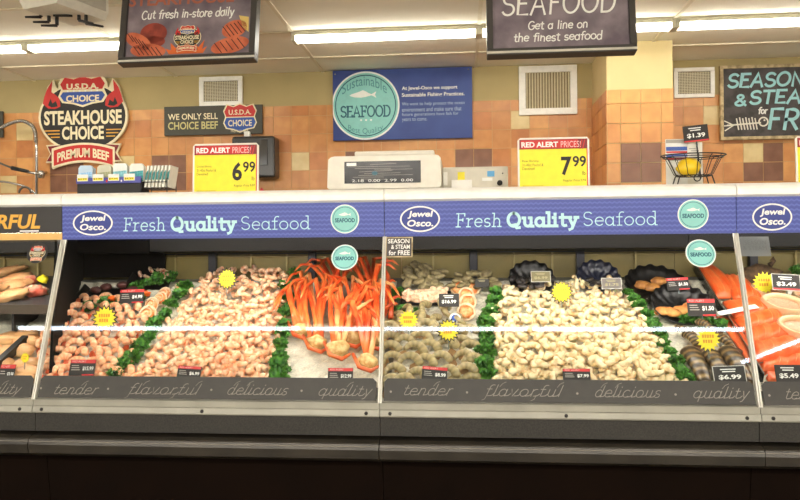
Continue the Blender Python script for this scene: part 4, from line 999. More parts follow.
for px, py in ((96, 290), (106, 287), (122, 285), (132, 290)): tag(MB().blob((0, 0, 0), (.026, .016, .016), px, .15, 2).build('tuna_steak', DKM, None, deck(px, py, .045), drot(R(-.3, .3))), 'dark red tuna chunk in the shaded back left tray', 'fish', 'tuna chunks in the back tray')
for px, py, lab in ((112, 299, 'orange pepper piece left of the 4.99 tag'), (146, 294, 'orange pepper piece right of the 4.99 tag')): tag(MB().blob((0, 0, 0), (.019, .012, .020), px, .25, 2).build('orange_pepper', mat('orange_pepper', (246, 110, 36), .3), None, deck(px, py, .045), drot(.3, .6)), lab, 'pepper')
# stuffed crab dishes on the right
CKM = mat('stuffed_crab', (236, 166, 88), .5, rgb2=(200, 124, 62), scale=30, bump=.6); CKD = mat('browned_crab_cake', (204, 140, 70), .5, rgb2=(150, 98, 48), scale=30, bump=.6)
for px, py, r, lab, m, pcs in ((655, 292, .128, 'upper black scalloped dish of browned crab cakes', CKD, ((643, 285), (659, 281), (652, 287))), (680, 311, .118, 'lower black scalloped dish of orange stuffed crab', CKM, ((663, 311), (672, 312), (681, 310), (690, 308)))):
    o = wavy_dish('scalloped_dish', px, py, r, lab, 'dish', .015, DBLACK, .25, 16)
    for a, c in pcs: tag(MB().blob((0, 0, 0), (.034, .024, .014), a, .2, 2, 3).build('crab_cake', m, None, deck(a, c, .04), drot(R(-.3, .3), .2)), 'crab cake sitting in the %s scalloped dish' % ('upper' if m is CKD else 'lower'), 'crab cake', 'crab cakes in the %s dish' % ('upper' if m is CKD else 'lower'))
# ---------------- lobster tails
LOB = band_mat('lobster_shell', (56, 43, 27), (140, 114, 70), 6, .3, .8, .3, .4, 40); LOBM = mat('lobster_meat', (226, 208, 176), .4)
def lobster(ax, ay, bx, by, w, lab, h=.035):
    A_, B_ = deck(ax, ay, h), deck(bx, by, h-.006); o = thing('lobster_tail', A_, lab, 'lobster tail', 'lobster tails'); d = B_-A_; n = 24; pts = []; rad = []; Ls = (B_-A_).length
    for i in range(n+1):
        t = i/n; pts.append(d*t+DN*.010*sin(PI*t)); rad.append(w*(1-.42*t**1.3)*(1+.11*((t*6) % 1))*(.75 if i == 0 else 1))
    b = MB(True); b.tube(pts, rad, 14, nrm=DN, flat=.72); b.build('shell', LOB, o)
    MB().blob(pts[0]-d.normalized()*.002, (w*.62, w*.4, w*.5), ax, .1, 2).build('meat', LOBM, o)
    tb = MB(); dd = d.normalized(); s = dd.cross(DN).normalized()
    for k in (-2, -1, 0, 1, 2):
        q = (dd+s*k*.33).normalized(); e = q.cross(DN); P = [d-e*.006, d+q*.022-e*.010, d+q*.038-e*.004, d+q*.038+e*.004, d+q*.022+e*.010, d+e*.006]; z = DN*.0016
        Aq = [tb.bm.verts.new(p+z) for p in P]; Bq = [tb.bm.verts.new(p-z) for p in P]; tb._faces([tb.bm.faces.new(Aq), tb.bm.faces.new(Bq[::-1])]+[tb.bm.faces.new((Aq[i], Bq[i], Bq[(i+1) % 6], Aq[(i+1) % 6])) for i in range(6)])
    tb.build('tail_fan', mat('lobster_fan', (96, 66, 44), .4), o)
lobster(689, 351, 706, 384, .034, 'lobster tail nearest the slanting kale strip in the front row')
lobster(709, 353, 726, 383, .030, 'lobster tail in the front row behind the 6.99 tag')
lobster(726, 350, 749, 384, .033, 'lobster tail in the front row nearest the glass post')
lobster(676, 328, 692, 336, .018, 'small dark lobster tail beside the kale at the back')
lobster(687, 334, 698, 346, .024, 'lobster tail left of the yellow starburst on the ice')
lobster(698, 322, 712, 330, .018, 'lobster tail under the kale in front of the dishes')
lobster(718, 337, 732, 348, .020, 'lobster tail right of the yellow starburst on the ice')
# ---------------- salmon and white fish
SAL = mat('salmon_flesh', (238, 92, 38), .38, rgb2=(236, 116, 58), scale=26); SALW = mat('salmon_fat_line', (244, 146, 92), .4); SKIN = mat('fish_skin', (120, 116, 108), .3)
def fillet(nm, quad, lab, cat, grp, m, thick=.028, h=.012, sk=None, waves=3):
    """slab between two pixel edges: quad = left-back, right-back, right-front, left-front"""
    P = [deck(x, y, h) for x, y in quad]; o = thing(nm, sum(P, V())/4, lab, cat, grp); L = o.location; nu, nv = 14, 8
    for part, z0, z1, mm_ in (('flesh', .004, thick, m), ('skin', 0, .0039, sk or SKIN)):
        b = MB(); top = []; bot = []
        for i in range(nu+1):
            u = i/nu; rt, rb = [], []
            for j in range(nv+1):
                v = j/nv; p = (P[0]*(1-u)+P[1]*u)*(1-v)+(P[3]*(1-u)+P[2]*u)*v-L
                e = (max(0, 1-(2*u-1)**6)*max(0, 1-(2*v-1)**4))**.5
                zz = z0+(z1-z0)*(.25+.75*e)+(.004*sin(u*waves*2*PI+v*2)*e if part == 'flesh' else 0); rt.append(b.bm.verts.new(p+DN*zz)); rb.append(b.bm.verts.new(p+DN*z0))
            top.append(rt); bot.append(rb)
        fs = []
        for i in range(nu):
            for j in range(nv):
                fs.append(b.bm.faces.new((top[i][j], top[i][j+1], top[i+1][j+1], top[i+1][j]))); fs.append(b.bm.faces.new((bot[i][j], bot[i+1][j], bot[i+1][j+1], bot[i][j+1])))
        for i in range(nu):
            for j in (0, nv): fs.append(b.bm.faces.new((top[i][j], top[i+1][j], bot[i+1][j], bot[i][j])))
        for j in range(nv):
            for i in (0, nu): fs.append(b.bm.faces.new((top[i][j], top[i][j+1], bot[i][j+1], bot[i][j])))
        b._faces(fs, True); b.build(part, mm_, o)
    if m is SAL:
        b = MB()
        for k in range(5):
            u = (k+1)/6; pp = []
            for j in range(9):
                v = .08+.84*j/8; uu = u+.08*(1-(2*v-1)**2)-.04; e = (max(0, 1-(2*uu-1)**6)*max(0, 1-(2*v-1)**4))**.5
                pp.append((P[0]*(1-uu)+P[1]*uu)*(1-v)+(P[3]*(1-uu)+P[2]*uu)*v-L+DN*(.004+(thick-.004)*(.25+.75*e)+.004*sin(uu*waves*2*PI+v*2)*e-.0002))
            b.tube(pp, .0012, 4)
        b.build('fat_line', SALW, o)
    return o
F = lambda q, lab, **k: fillet('salmon_fillet', q, lab, 'salmon', 'salmon fillets', SAL, **k)
F(((694, 268), (712, 269), (748, 300), (716, 300)), 'large salmon side at the back behind the round sticker', thick=.04, h=.02)
F(((722, 278), (742, 280), (764, 304), (734, 304)), 'salmon fillet at the back beside the glass post', thick=.04, h=.03)
F(((722, 304), (760, 299), (778, 312), (736, 322)), 'salmon fillet just behind the white paper strip', thick=.03, h=.03)
F(((734, 322), (778, 311), (786, 326), (744, 334)), 'salmon fillet crossed by the glass post in the middle of the pile', thick=.034, h=.035)
F(((744, 332), (787, 325), (792, 340), (751, 348)), 'salmon fillet with a deep fold right of the glass post', thick=.034, h=.035)
F(((750, 346), (793, 339), (806, 354), (757, 364)), 'broad salmon fillet in front of the folded one', thick=.034, h=.035)
F(((757, 363), (806, 354), (812, 366), (762, 374)), 'salmon fillet just behind the 5.49 tag', thick=.03, h=.014)
F(((762, 374), (812, 366), (816, 381), (768, 384)), 'frontmost salmon fillet below the 5.49 tag', thick=.02, h=.004)
F(((716, 318), (738, 318), (756, 362), (748, 364)), 'thin salmon tail piece along the divider left of the glass post', thick=.02, h=.014)
t = thing('paper_divider', deck(738, 310, .066), 'white paper strip laid across the salmon', 'paper', None, drot(.35, .1)); MB().box(-.085, .085, -.012, .012, 0, .002).build('sheet', TXW, t)
MF = mat('white_fish', (222, 166, 134), .4, rgb2=(206, 142, 114), scale=12); MR = mat('fish_rim', (230, 200, 158), .4)
def steak(px, py, rx, ry, lab, h=.03, spin=-.62):
    o = thing('fish_steak', deck(px, py, h), lab, 'fish steak', 'white fish steaks', drot(spin, .22))
    w = lambda r, z, t: (r*(1-.18*max(0, -sin(t))), z)
    MB().lathe([(0, 0), (.9, 0), (.93, .01), (.9, .022), (.7, .018), (0, .014)], 40, wave=w).build('flesh', MF, o, (0, 0, 0)).scale = (rx, ry, 1.25)
    MB().lathe([(.90, -.001), (1.0, .002), (1.03, .016), (.98, .032), (.86, .034), (.76, .026), (.74, .0195), (.9, .0225), (.932, .01)], 40, wave=w).build('rim', MR, o).scale = (rx, ry, 1.25)
    return o
steak(768, 297, .070, .040, 'pale pink fish steak nearest the yellow starburst'); steak(783, 310, .082, .052, 'large pale pink fish steak in the middle of its row', .04); steak(800, 334, .080, .056, 'large pale pink fish steak cut by the right photo edge', .045); steak(806, 303, .055, .034, 'pale fish steak at the back under the 3.49 tag', .012)
BRN = mat('brown_net_bag', (104, 78, 50), .8, rgb2=(72, 54, 36), scale=60, bump=.5)
t = thing('clam_bag', deck(758, 282, .03), 'brown netted bag of clams at the back of the rightmost case', 'bag', None, drot(0, .1)); MB().blob((0, 0, .02), (.085, .06, .055), 9, .12, 3, 3).build('bag', BRN, t)
MB().tube([(.04, .02, .07), (.06, .03, .085), (.05, .04, .09)], [.012, .006, .012], 8).build('knot', BRN, t)
t = thing('clear_divider', deck(727, 322, .0), 'thin clear divider slanting between lobster tails and salmon', 'divider'); L = t.location
da, db = deck(692, 268, .01)-L, deck(762, 384, .01)-L; sd = (db-da).cross(DN).normalized()*.0015
def plank(nm, a, b_, h0, h1, m):
    q = MB(); vv = [q.bm.verts.new(p+DN*h+s) for p in (a, b_) for h in (h0, h1) for s in (-sd, sd)]
    q._faces([q.bm.faces.new([vv[i] for i in f]) for f in ((0, 1, 3, 2), (4, 6, 7, 5), (0, 4, 5, 1), (2, 3, 7, 6), (0, 2, 6, 4), (1, 5, 7, 3))]); q.build(nm, m, t)
plank('sheet', da, db, 0, .040, glass_mat('thin_clear_plastic', (244, 248, 246), .02, 1.4)); plank('top_edge', da, db, .0402, .0435, mat('divider_edge', (104, 88, 70), .4))
# ---------------- meat case
MEATP = mat('raw_pork', (238, 186, 130), .45, rgb2=(222, 150, 98), scale=14); MEATR = mat('raw_beef', (206, 84, 62), .45, rgb2=(236, 170, 140), scale=16); CHK = mat('raw_chicken', (242, 198, 142), .4, rgb2=(236, 170, 112), scale=9)
t = thing('meat_shelf', V((SX[0]+.61, 2.72, .985)), 'black upper shelf with metal lip inside the meat case', 'shelf')
w2 = (SX[1]-SX[0])/2-.03
xr = lambda yl: -1.4875-.4026*(2.72+yl-2.41)-.012-t.location.x      # the shelf end follows the slanting partition
def skew(q, z=None):
    for v in q.bm.verts:
        if v.co.x > 0: v.co.x = xr(v.co.y)
    return q
skew(MB().prism([(-.11, .0), (.46, .11), (.46, .125), (-.11, .02)], -w2, w2, 'x')).build('board', DGREY, t); skew(MB().prism([(-.116, -.004), (-.1105, -.004), (-.1105, .032), (-.116, .032)], -w2, w2, 'x')).build('lip', mat('brown_grey_lip', (96, 84, 72), .4, .3), t)
for xx in (-w2+.01, xr(.4)-.02): MB().box(xx, xx+.01, -.05, .4, -.2, .0).build('bracket', DGREY, t)
SHM = Matrix.Rotation(math.atan2(.11, .57), 3, 'X')
def shelf_pt(px, py, h):  # on the upper meat shelf
    n = SHM @ V((0, 0, 1)); p0 = V((0, 2.61, 1.005)); d = ray(px, py); return CC+d*((h-n.dot(CC-p0))/n.dot(d))
for i, (px, py, r, m, lab) in enumerate(((3, 272, (.10, .022, .02), MEATP, 'long pork chop at the back of the upper meat shelf'), (14, 279, (.085, .024, .022), MEATP, 'pale pork cutlet second on the upper meat shelf'), (8, 287, (.09, .026, .024), MEATP, 'broad pale pork cutlet in the middle of the meat shelf'), (10, 296, (.075, .026, .022), MEATP, 'pork cutlet at the front of the meat shelf'), (-14, 290, (.08, .03, .024), MEATP, 'pork cutlet cut off by the left photo edge'), (31, 280, (.030, .022, .020), MEATR, 'brown meat roll at the back right of the meat shelf'), (36, 291, (.045, .030, .026), MEATR, 'red and white stuffed beef piece at the shelf end'))):
    o = thing('meat_cut', shelf_pt(px, py, .02), lab, 'meat', 'cuts on the upper meat shelf', (.3, -.25 if m is MEATP else 0, .35)); MB().blob((0, 0, 0), r, i, .20, 3, 2.6).build('flesh', m, o)
    MB().blob((0, r[1]*.35, r[2]*.1), (r[0]*.9, r[1]*.75, r[2]*.86), i+9, .08, 2).build('fat', CREAM if i == 6 else mat('pork_fat', (244, 214, 164), .45), o)
tag(MB().blob((0, 0, 0), (.022, .014, .018), 4, .3, 2).build('lemon_slice', YEL, None, shelf_pt(43, 279, .03)), 'yellow garnish on the red stuffed beef piece', 'garnish')
random.seed(11)
for px, py in ((-8, 340), (8, 338), (24, 336), (32, 341), (-6, 352), (8, 352), (22, 350), (0, 364), (28, 364), (12, 376), (26, 376), (30, 372), (20, 384), (4, 384)):
    px = min(px, 27); o = thing('chicken_breast', deck(px, py, fit(px, py, .03, .048) or .004), 'pale raw chicken breast on the lower level of the meat case', 'chicken', 'chicken breasts in the meat case', drot(R(-.1, .5), .1)); MB().blob((0, 0, 0), (.055, .034, .022), px+py, .12, 2, 2).build('fillet', CHK, o); MB().blob((.012, -.012, .006), (.04, .016, .016), px, .1, 2).build('tender', CHK, o)
t = thing('tray_divider', deck(14, 358, .03), 'black divider slanting between chicken breasts in the meat case', 'divider'); L = t.location; da, db = deck(-12, 378, .03)-L, deck(27, 342, .03)-L; sd = (db-da).cross(DN).normalized()*.012; plank('bar', da, db, 0, .03, DBLACK)

# ================================================================== PRICE TAGS AND STARBURSTS
def price(loc, w, h, txt, lab, top=True, rz=0., tilt=-.12, m=INK, holder=False, bottom=False, ghost=False, roll=0., lines=True):
    o = thing('price_tag', loc, lab, 'price tag', 'price tags', (tilt, roll, rz)) 
    MB().box(-w/2, w/2, 0, .0015, 0, h, .0005).build('card', m, o)
    MB().box(-.003, .003, .0016, .0036, -.016, h*.6).build('stake', ACRY if not ghost else INK, o)
    if holder:
        f = MB(); e = .0022; f.box(-w/2-e, w/2+e, -.0006, .002, h, h+e); f.box(-w/2-e, w/2+e, -.0006, .002, -e, 0); f.box(-w/2-e, -w/2, -.0006, .002, 0, h); f.box(w/2, w/2+e, -.0006, .002, 0, h); f.build('clear_holder', mat('clear_holder_edge', (196, 194, 184), .2), o)
    A = Art(-.0004, .0003)
    if top:
        A.rect('red_band', mat('tag_red', (214, 44, 44), .5), -w/2+.001, w/2-.001, h*.78, h*.985, 1); A.text('band_lettering', mat('tag_pink', (246, 190, 186), .5), 'RED ALERT', -w*.42, w*.12, h*.83, h*.94, 2)
    if bottom or top: A.rect('red_foot', mat('tag_red', (214, 44, 44), .5), (-w/2+.001 if bottom else w*.02), w/2-.001, .001, h*.1, 1)
    c = TXW if not ghost else mat('ghost_print', (170, 160, 120), .6)
    if top:
        A.text('lettering', c, txt, w*.02, w*.44, h*.3, h*.58, 2, bold=.03)
        for k in range(3): A.rect('small_print', SILV, -w*.42, -w*(.14-.03*k), h*(.6-.13*k), h*(.65-.13*k), 2)
    else:
        if txt: A.text('lettering', c, txt, -w*.36, w*.36, h*.22, h*.52, 2, bold=.03)
        for k in range(2): A.rect('small_print', c, -w*(.28-.06*k), w*(.22-.02*k), h*(.80-.13*k), h*(.86-.13*k), 2)
    A.build(o); return o
def tag_at(cx, cy, wp, hp, txt, lab, h=.06, **k):
    h = fit(cx, cy+hp/2, h, .001) or .003; p = deck(cx, cy+hp/2, h); d = (p-CC).length/CF; k.setdefault('tilt', -.33); return price(p, wp*d, hp*d, txt, lab, **k)
tag_at(131, 296.5, 23.5, 13.5, '$4.99', 'red-topped price tag reading 4.99 above the arranged cooked shrimp', .06, roll=-.03)
tag_at(81, 368.5, 24, 14.5, '$15.99', 'red-topped price tag reading 15.99 at the front of the shell-on cooked shrimp', .06)
tag_at(188, 373, 23, 12.5, '$6.99', 'red-topped price tag reading 6.99 at the front of the pink shrimp heap', .06, roll=.05)
tag_at(340, 375.5, 25, 14.5, '$12.99', 'red-topped price tag standing in ice in front of the crab legs', .02)
tag_at(434, 374, 25, 14, '$8.99', 'red-topped price tag reading 8.99 in front of the raw shell-on shrimp', .06, roll=.08)
tag_at(577, 375.5, 26, 12.5, '$7.99', 'red-topped price tag reading 7.99 in front of the ivory shrimp heap', .06)
tag_at(449, 300, 20, 13.5, '$16.99', 'plain black price tag reading 16.99 on the crab meat tray', .085, top=False)
tag_at(679, 284, 20, 12, '$1.50', 'red-topped price tag beside the upper scalloped dish', .07, roll=-.06)
tag_at(702.5, 308, 25, 16.5, '$1.50', 'red-topped price tag reading 1.50 beside the lower scalloped dish', .06)
tag_at(731, 376, 27, 15.5, '$6.99', 'black price tag in a clear holder reading 6.99 over the lobster tails', .06, top=False, holder=True, roll=-.04)
tag_at(790, 375, 22, 15.5, '$5.49', 'black price tag reading 5.49 in front of the salmon', .075, top=False)
tag_at(787, 283, 23, 14, '$3.49', 'black price tag with red foot reading 3.49 at the back right', .10, top=False, bottom=True, holder=True, roll=.06)
tag_at(5, 375, 14, 16, '$3.99', 'red-topped price tag among the chicken at the left photo edge', .06)
OT = mat('olive_tag_back', (116, 108, 70), .5)
tag_at(541, 276.5, 18, 10, '$6.99', 'faint olive tag at the back in front of the mussel dish', .08, top=False, ghost=True, m=OT, holder=True)
tag_at(482, 283, 14, 8.5, '', 'small dark tag standing behind the stuffed scallop shells', .06, top=False, ghost=True, m=INK)
tag_at(612, 283.5, 18, 10, '$1.75', 'faint grey tag at the back right of the ivory shrimp heap', .08, top=False, ghost=True, m=mat('grey_tag_back', (104, 98, 92), .5), holder=True)
OPR = mat('orange_marks', (226, 150, 40), .6)
def star(cx, cy, rp, lab, h=.07, dark=True, roll=0.):
    p = deck(cx, cy+rp, h); d = (p-CC).length/CF; r = rp*d
    o = thing('starburst_sign', p, lab, 'starburst', 'yellow starburst signs', (-.12, roll, R(-.1, .1)))
    pts = [((r if k % 2 == 0 else r*.72)*cos(2*PI*k/32+.1), r+(r if k % 2 == 0 else r*.72)*sin(2*PI*k/32+.1)) for k in range(32)]
    MB().prism(pts, 0, .002).build('card', YEL, o); MB().box(-.002, .002, .0021, .004, -.03, r).build('stake', ACRY, o)
    if dark: MB().prism([(x*1.2, r+(z-r)*1.2) for x, z in pts], .0022, .0034).build('dark_edge', INK, o)
    A = Art(-.0004, .0003)
    for k in range(2):
        for j in range(5-k): A.rect('orange_marks', OPR, r*(-.5+.06*k+.2*j), r*(-.36+.06*k+.2*j), r*(1.12-.42*k), r*(1.38-.42*k), 1)
    A.build(o)
star(104, 319.5, 11, 'yellow starburst with dark edge on the shell-on cooked shrimp', .085); star(226.5, 279, 9.5, 'yellow starburst at the back of the pink shrimp heap', .1); star(562, 292.5, 10, 'yellow starburst at the back of the ivory shrimp heap', .1)
star(408.5, 320, 10, 'yellow starburst on the raw shell-on shrimp next to the glass joint', .075, False); star(448.5, 330.5, 10.5, 'yellow starburst with dark edge in the middle of the raw shell-on shrimp', .085)
star(709, 340.5, 11, 'yellow starburst above the lobster tails', .075, False); star(765, 284, 10, 'yellow starburst behind the pale fish steaks', .05, False); star(24.5, 358.5, 4.5, 'small yellow flower-shaped marker among the chicken', .07, False)

# ================================================================== THINGS STANDING ON THE COUNTER TOP
ZTP = ZT
def top_at(px, Y): p = at(px, 190, Y); return V((p.x, Y, ZTP))
def sc_at(px, Y): return (top_at(px, Y)-CC).dot(FW)/CF
# price signs in clear frames
def big_sign(px0, px1, py0, Y, num, lines, lab):
    a, c = top_at(px0, Y), top_at(px1, Y); s = sc_at((px0+px1)/2, Y); w = c.x-a.x
    zt = at((px0+px1)/2, py0, Y).z; h = zt-ZTP
    o = thing('price_sign', ((a.x+c.x)/2, Y, ZTP), lab, 'price sign', 'large price signs on the counter', (-.05, 0, 0))
    fr = MB(); e = .007
    P = [(-w/2+.01, .001), (w/2-.01, .001), (w/2, .011), (w/2, h-.01), (w/2-.01, h), (-w/2+.01, h), (-w/2, h-.01), (-w/2, .011)]
    fr.prism(P, -.001, .004); fr.build('clear_frame', mat('frame_plastic', (224, 214, 196), .25), o)
    fo = MB(); fo.box(-w*.3, w*.3, .0045, .09, .001, .005); fo.build('foot', ACRY, o)
    A = Art(-.0014, .0004); x0, x1 = -w/2+e, w/2-e; hh = h-2*e; Z = lambda f: e+hh*(1-f)
    A.rect('card', YEL, x0, x1, e, h-e, 1); W = x1-x0; X = lambda f: x0+W*f
    A.rect('red_band', DRED, x0, x1, Z(.2), h-e, 2); A.rect('red_band', RED, X(.02), X(.86), Z(.185), Z(.015), 3)
    A.text('band_lettering', TXW, 'RED ALERT', X(.03), X(.57), Z(.16), Z(.05), 4, bold=.035); A.text('band_lettering', mat('tag_pink', (246, 190, 186), .5), 'PRICES!', X(.61), X(.9), Z(.17), Z(.045), 4); A.line('band_lettering', RED, [(X(.92), Z(.03)), (X(.89), Z(.2))], .004, 4); A.line('band_lettering', RED, [(X(.96), Z(.03)), (X(.93), Z(.2))], .004, 4)
    A.rect('edge_band', RED, x0, x1, e, Z(.985), 2); A.rect('edge_band', RED, X(.985), x1, e, Z(.2), 2)
    if num: A.text('price_lettering', INK, num, X(.61), X(.765), Z(.74), Z(.36), 3, bold=.03); A.text('price_lettering', INK, '99', X(.78), X(.975), Z(.57), Z(.35), 3, bold=.02)
    OLP = mat('olive_print', (120, 112, 30), .6)
    if num: A.text('lettering', OLP, 'lb', X(.92), X(.965), Z(.74), Z(.66), 3); A.text('lettering', OLP, 'Regular Price 9.99', X(.64), X(.97), Z(.88), Z(.82), 3)
    for k, tx in enumerate(lines): A.text('lettering', MATS['olive_print'], tx, X(.04), X((.28, .35, .22)[k]), Z(.47+.075*k), Z(.415+.075*k), 3)
    A.rect('small_print', mat('faint_olive_print', (206, 190, 40), .6), X(.04), X(.35), Z(.95), Z(.935), 3)
    A.build(o); return o
big_sign(192.5, 258.5, 143, 2.72, '6', ('Cooked Shrimp', '31-40ct Peeled &', 'Deveined'), 'yellow Red Alert price sign reading 6.99 on the left case top')
big_sign(518, 590, 137, 2.72, '7', ('Raw Shrimp', '31-40ct Peeled &', 'Deveined'), 'yellow Red Alert price sign reading 7.99 on the middle case top')
big_sign(796.5, 866, 135, 2.72, '', (), 'yellow price sign cut off by the right photo edge')
c_ = top_at(262, 2.70); tag(MB().prism([(-.011, 0), (.011, 0), (.004, .02), (-.002, .026)], -.008, .008).build('red_clip', RED, None, c_), 'small red clip on the counter beside the 6.99 sign', 'clip')
# wrapping scale
c = top_at(387.5, 2.86); s = sc_at(386.5, 2.86); w = 109*s; zz = lambda py: at(385, py, 2.72).z-ZTP
BEI = mat('beige_plastic', (226, 220, 204), .4)
t = thing('counter_scale', c, 'beige label scale with black display strip on the middle of the counter', 'scale')
f0 = .018; hb = zz(155.5)
MB().prism([(-w/2, f0+.006), (-w/2+.006, f0), (w/2-.008, f0), (w/2, f0+.008), (w/2-.001, hb-.012), (w/2-.010, hb-.003), (w/2-.022, hb), (-w/2+.03, hb), (-w/2+.016, hb-.003), (-w/2+.005, hb-.012)], -.14, .14).build('housing', BEI, t)
MB().box(-w*.27, w*.44, -.10, .12, hb+.004, hb+.024, .006).build('platter', BEI, t); MB().box(-w*.15, w*.3, -.06, .08, hb-.001, hb+.0038).build('platter_support', DGREY, t)
MB().box(-w*.345, w*.325, -.144, -.1402, f0+.020, hb-.022, .001).build('display', mat('display_glass', (36, 36, 38), .2), t)
A = Art(-.1446, .0004); dw = w*.67; X = lambda f: -w*.345+dw*f; Z = lambda f: f0+.020+(hb-.042-f0)*f
A.rect('sticker', TXW, X(.03), X(.16), Z(.8), Z(.94), 1)
for k in range(9): A.line('keypad_print', SILV, [(X(R(.02, .4)), Z(.2+.08*k)), (X(R(.5, .97)), Z(.2+.08*k+R(-.05, .05)))], .0012, 1)
A.text('display_lettering', TXW, '2.18  0.00  2.99  0.00', X(.1), X(.9), Z(.06), Z(.18), 1); A.ell('display_lettering', DTEAL, X(.4), Z(.45), .012, .008, 2, 12); A.build(t)
for sx in (-1, 1):
    for sy in (-.1, .1): MB().lathe([(0, 0), (.014, 0), (.012, f0), (0, f0)], 12, (sx*w*.38, sy, 0)).build('foot', INK, t)
MB().box(-w*.4, w*.4, -.12, .12, .008, f0-.0005).build('base', INK, t)
# grey printer box right of the scale
a, b_ = top_at(443, 2.98), top_at(507.5, 2.98); w = b_.x-a.x; h = at(480, 168, 2.98).z-ZTP; GRB = mat('pale_grey_plastic', (214, 208, 190), .45)
t = thing('label_printer', ((a.x+b_.x)/2, 2.98, ZTP), 'pale grey label printer with blue and yellow stickers beside the scale', 'printer'); s = sc_at(475, 2.98)
MB().box(-w/2, w/2, -.05, .12, 0, h, .006).build('housing', GRB, t)
X = lambda px: (px-475.3)*s; Z = lambda py: h-(py-168)*s
MB().box(X(452), X(472), -.066, -.0505, 0, Z(181), .002).build('tray', WHITE, t); MB().box(X(444), X(448), -.058, -.0505, Z(186), Z(173), .001).build('side_flap', WHITE, t)
for nm, m, x0, x1, y0, y1 in (('yellow_sticker', YEL, 458, 465, 181, 173), ('blue_sticker', mat('sky_sticker', (96, 172, 222), .5), 487, 494, 178, 172.5), ('white_sticker', TXW, 482, 492, 182, 179)): MB().box(X(x0), X(x1), -.0515, -.0505, Z(y0), Z(y1)).build(nm, m, t)
MB().tube([(X(499), -.0505, Z(184.5)), (X(499), -.066, Z(184.5))], .011, 14).build('knob', INK, t); MB().tube([(X(502), -.0505, Z(175)), (X(502), -.053, Z(175))], .003, 8).build('button', INK, t)
# caddy of seasoning packets
Yc = 2.74; a, b_ = top_at(81, Yc), top_at(144, Yc); w = b_.x-a.x; s = sc_at(110, Yc)
t = thing('packet_caddy', ((a.x+b_.x)/2, Yc, ZTP), 'black and blue counter caddy with four yellow price tickets', 'caddy'); X = lambda px: (px-111.3)*s; Z = lambda py: max(0, at(111, py, Yc-.03).z-ZTP)
MB().box(-w/2, w/2, -.03, .05, 0, Z(183.5), .002).build('base', INK, t)
MB().prism([(-w/2-.001, Z(183.3)), (w/2+.002, Z(183.3)), (w/2+.004, Z(177)), (-w/2-.001, Z(178))], -.034, -.030).build('front_band', mat('violet_band', (78, 80, 160), .5), t)
MB().box(-w/2, w/2, -.0295, .05, Z(183.2), Z(182)).build('shelf', INK, t)
A = Art(-.0345, .0004); A.ell('band_mark', RED, X(110), Z(181), .004, .006, 1, 12); A.ell('band_mark', TXW, X(125), Z(181), .003, .004, 1, 12); A.build(t)
for k, px in enumerate((85.5, 101.5, 117.5, 133.5)):
    tk = MB().box(X(px-5.6), X(px+5.6), -.0385, -.0365, Z(181), Z(174.2), .0006).build('ticket', TXW, t)
    A = Art(-.0388, .0003); A.rect('ticket_band', YEL, X(px-5), X(px+5), Z(180.4), Z(177.8), 1); A.text('ticket_lettering', INK, '$4.99', X(px-4.6), X(px+4.2), Z(180), Z(178.1), 2); A.build(tk)
PKT = [(85, 91.5, 164, 'pale blue', (190, 214, 234), (130, 178, 216)), (104.5, 90, 164, 'olive patterned', (206, 204, 176), (140, 142, 98)), (121, 89, 162.5, 'aqua and white', (226, 232, 226), (104, 174, 184)), (138, 85, 163, 'teal', (232, 232, 222), (16, 128, 134))]
for k, (px, _, py, nm, ca, cb2) in enumerate(PKT):
    hh = Z(py)-Z(182)-.002; o = thing('seasoning_packet', (t.location.x+X(px-.5), Yc-.012, ZTP+Z(182)+.001), '%s seasoning packet in the counter caddy' % nm, 'packet', 'seasoning packets in the caddy', (-.06, 0, 0)); wp = 14.5*s
    MB().prism([(-wp/2, 0), (wp/2, 0), (wp/2, hh*.86), (wp*.36, hh), (-wp*.36, hh), (-wp/2, hh*.86)], 0, .016).build('pouch', mat('packet_top_'+nm.split()[0], ca, .35), o)
    MB().prism([(-wp/2+.001, .001), (wp/2-.001, .001), (wp/2-.001, hh*.62), (-wp/2+.001, hh*.55)], -.0012, -.0002).build('printed_panel', mat('packet_print_'+nm.split()[0], cb2, .4, rgb2=tuple(min(255, v+40) for v in cb2), scale=120), o)
    MB().prism([(-wp*.42, .002), (wp*.42, .002), (wp*.42, hh*.9), (-wp*.42, hh*.9)], .022, .036).build('rear_pouch', mat('packet_top_'+nm.split()[0], ca, .35), o)
t = thing('wire_rack', top_at(160, 2.76), 'black wire rack of teal packets right of the seasoning caddy', 'rack'); r = MB(); s = sc_at(158, 2.76); X = lambda px: (px-160)*s; Z = lambda py: max(.002, at(160, py, 2.72).z-ZTP)
for yy in (-.045, .045):
    r.tube([(X(146), yy, Z(182)), (X(172.5), yy, Z(182))], .002, 6); r.tube([(X(146), yy, Z(188)), (X(172.5), yy, Z(188))], .002, 6)
    for xx in (146, 172): r.tube([(X(xx), yy, 0), (X(xx), yy, Z(178))], .0022, 6)
for k in range(7): r.tube([(X(146+4.4*k), -.045, Z(188)), (X(146+4.4*k), .045, Z(188))], .0016, 5)
r.build('frame', BLACK, t)
PT = mat('rack_packet_teal', (12, 124, 122), .4); PW = mat('rack_packet_white', (240, 238, 226), .4)
for k in range(7):
    o = thing('seasoning_packet', (t.location.x+X(149+3.65*k), 2.76, ZTP+Z(188)+.003), 'teal and white packet filed in the black wire rack', 'packet', 'packets in the wire rack', (0, .16, 0)); hh = Z(165)-Z(188)-.003
    MB().box(-.0045, .0045, -.04, .04, 0, hh, .002).build('pouch', PW, o); MB().prism([(-.0044, hh*.35), (.0044, hh*.35), (.0044, hh*.8), (-.0044, hh*.66)], -.0414, -.0402).build('printed_panel', PT, o)
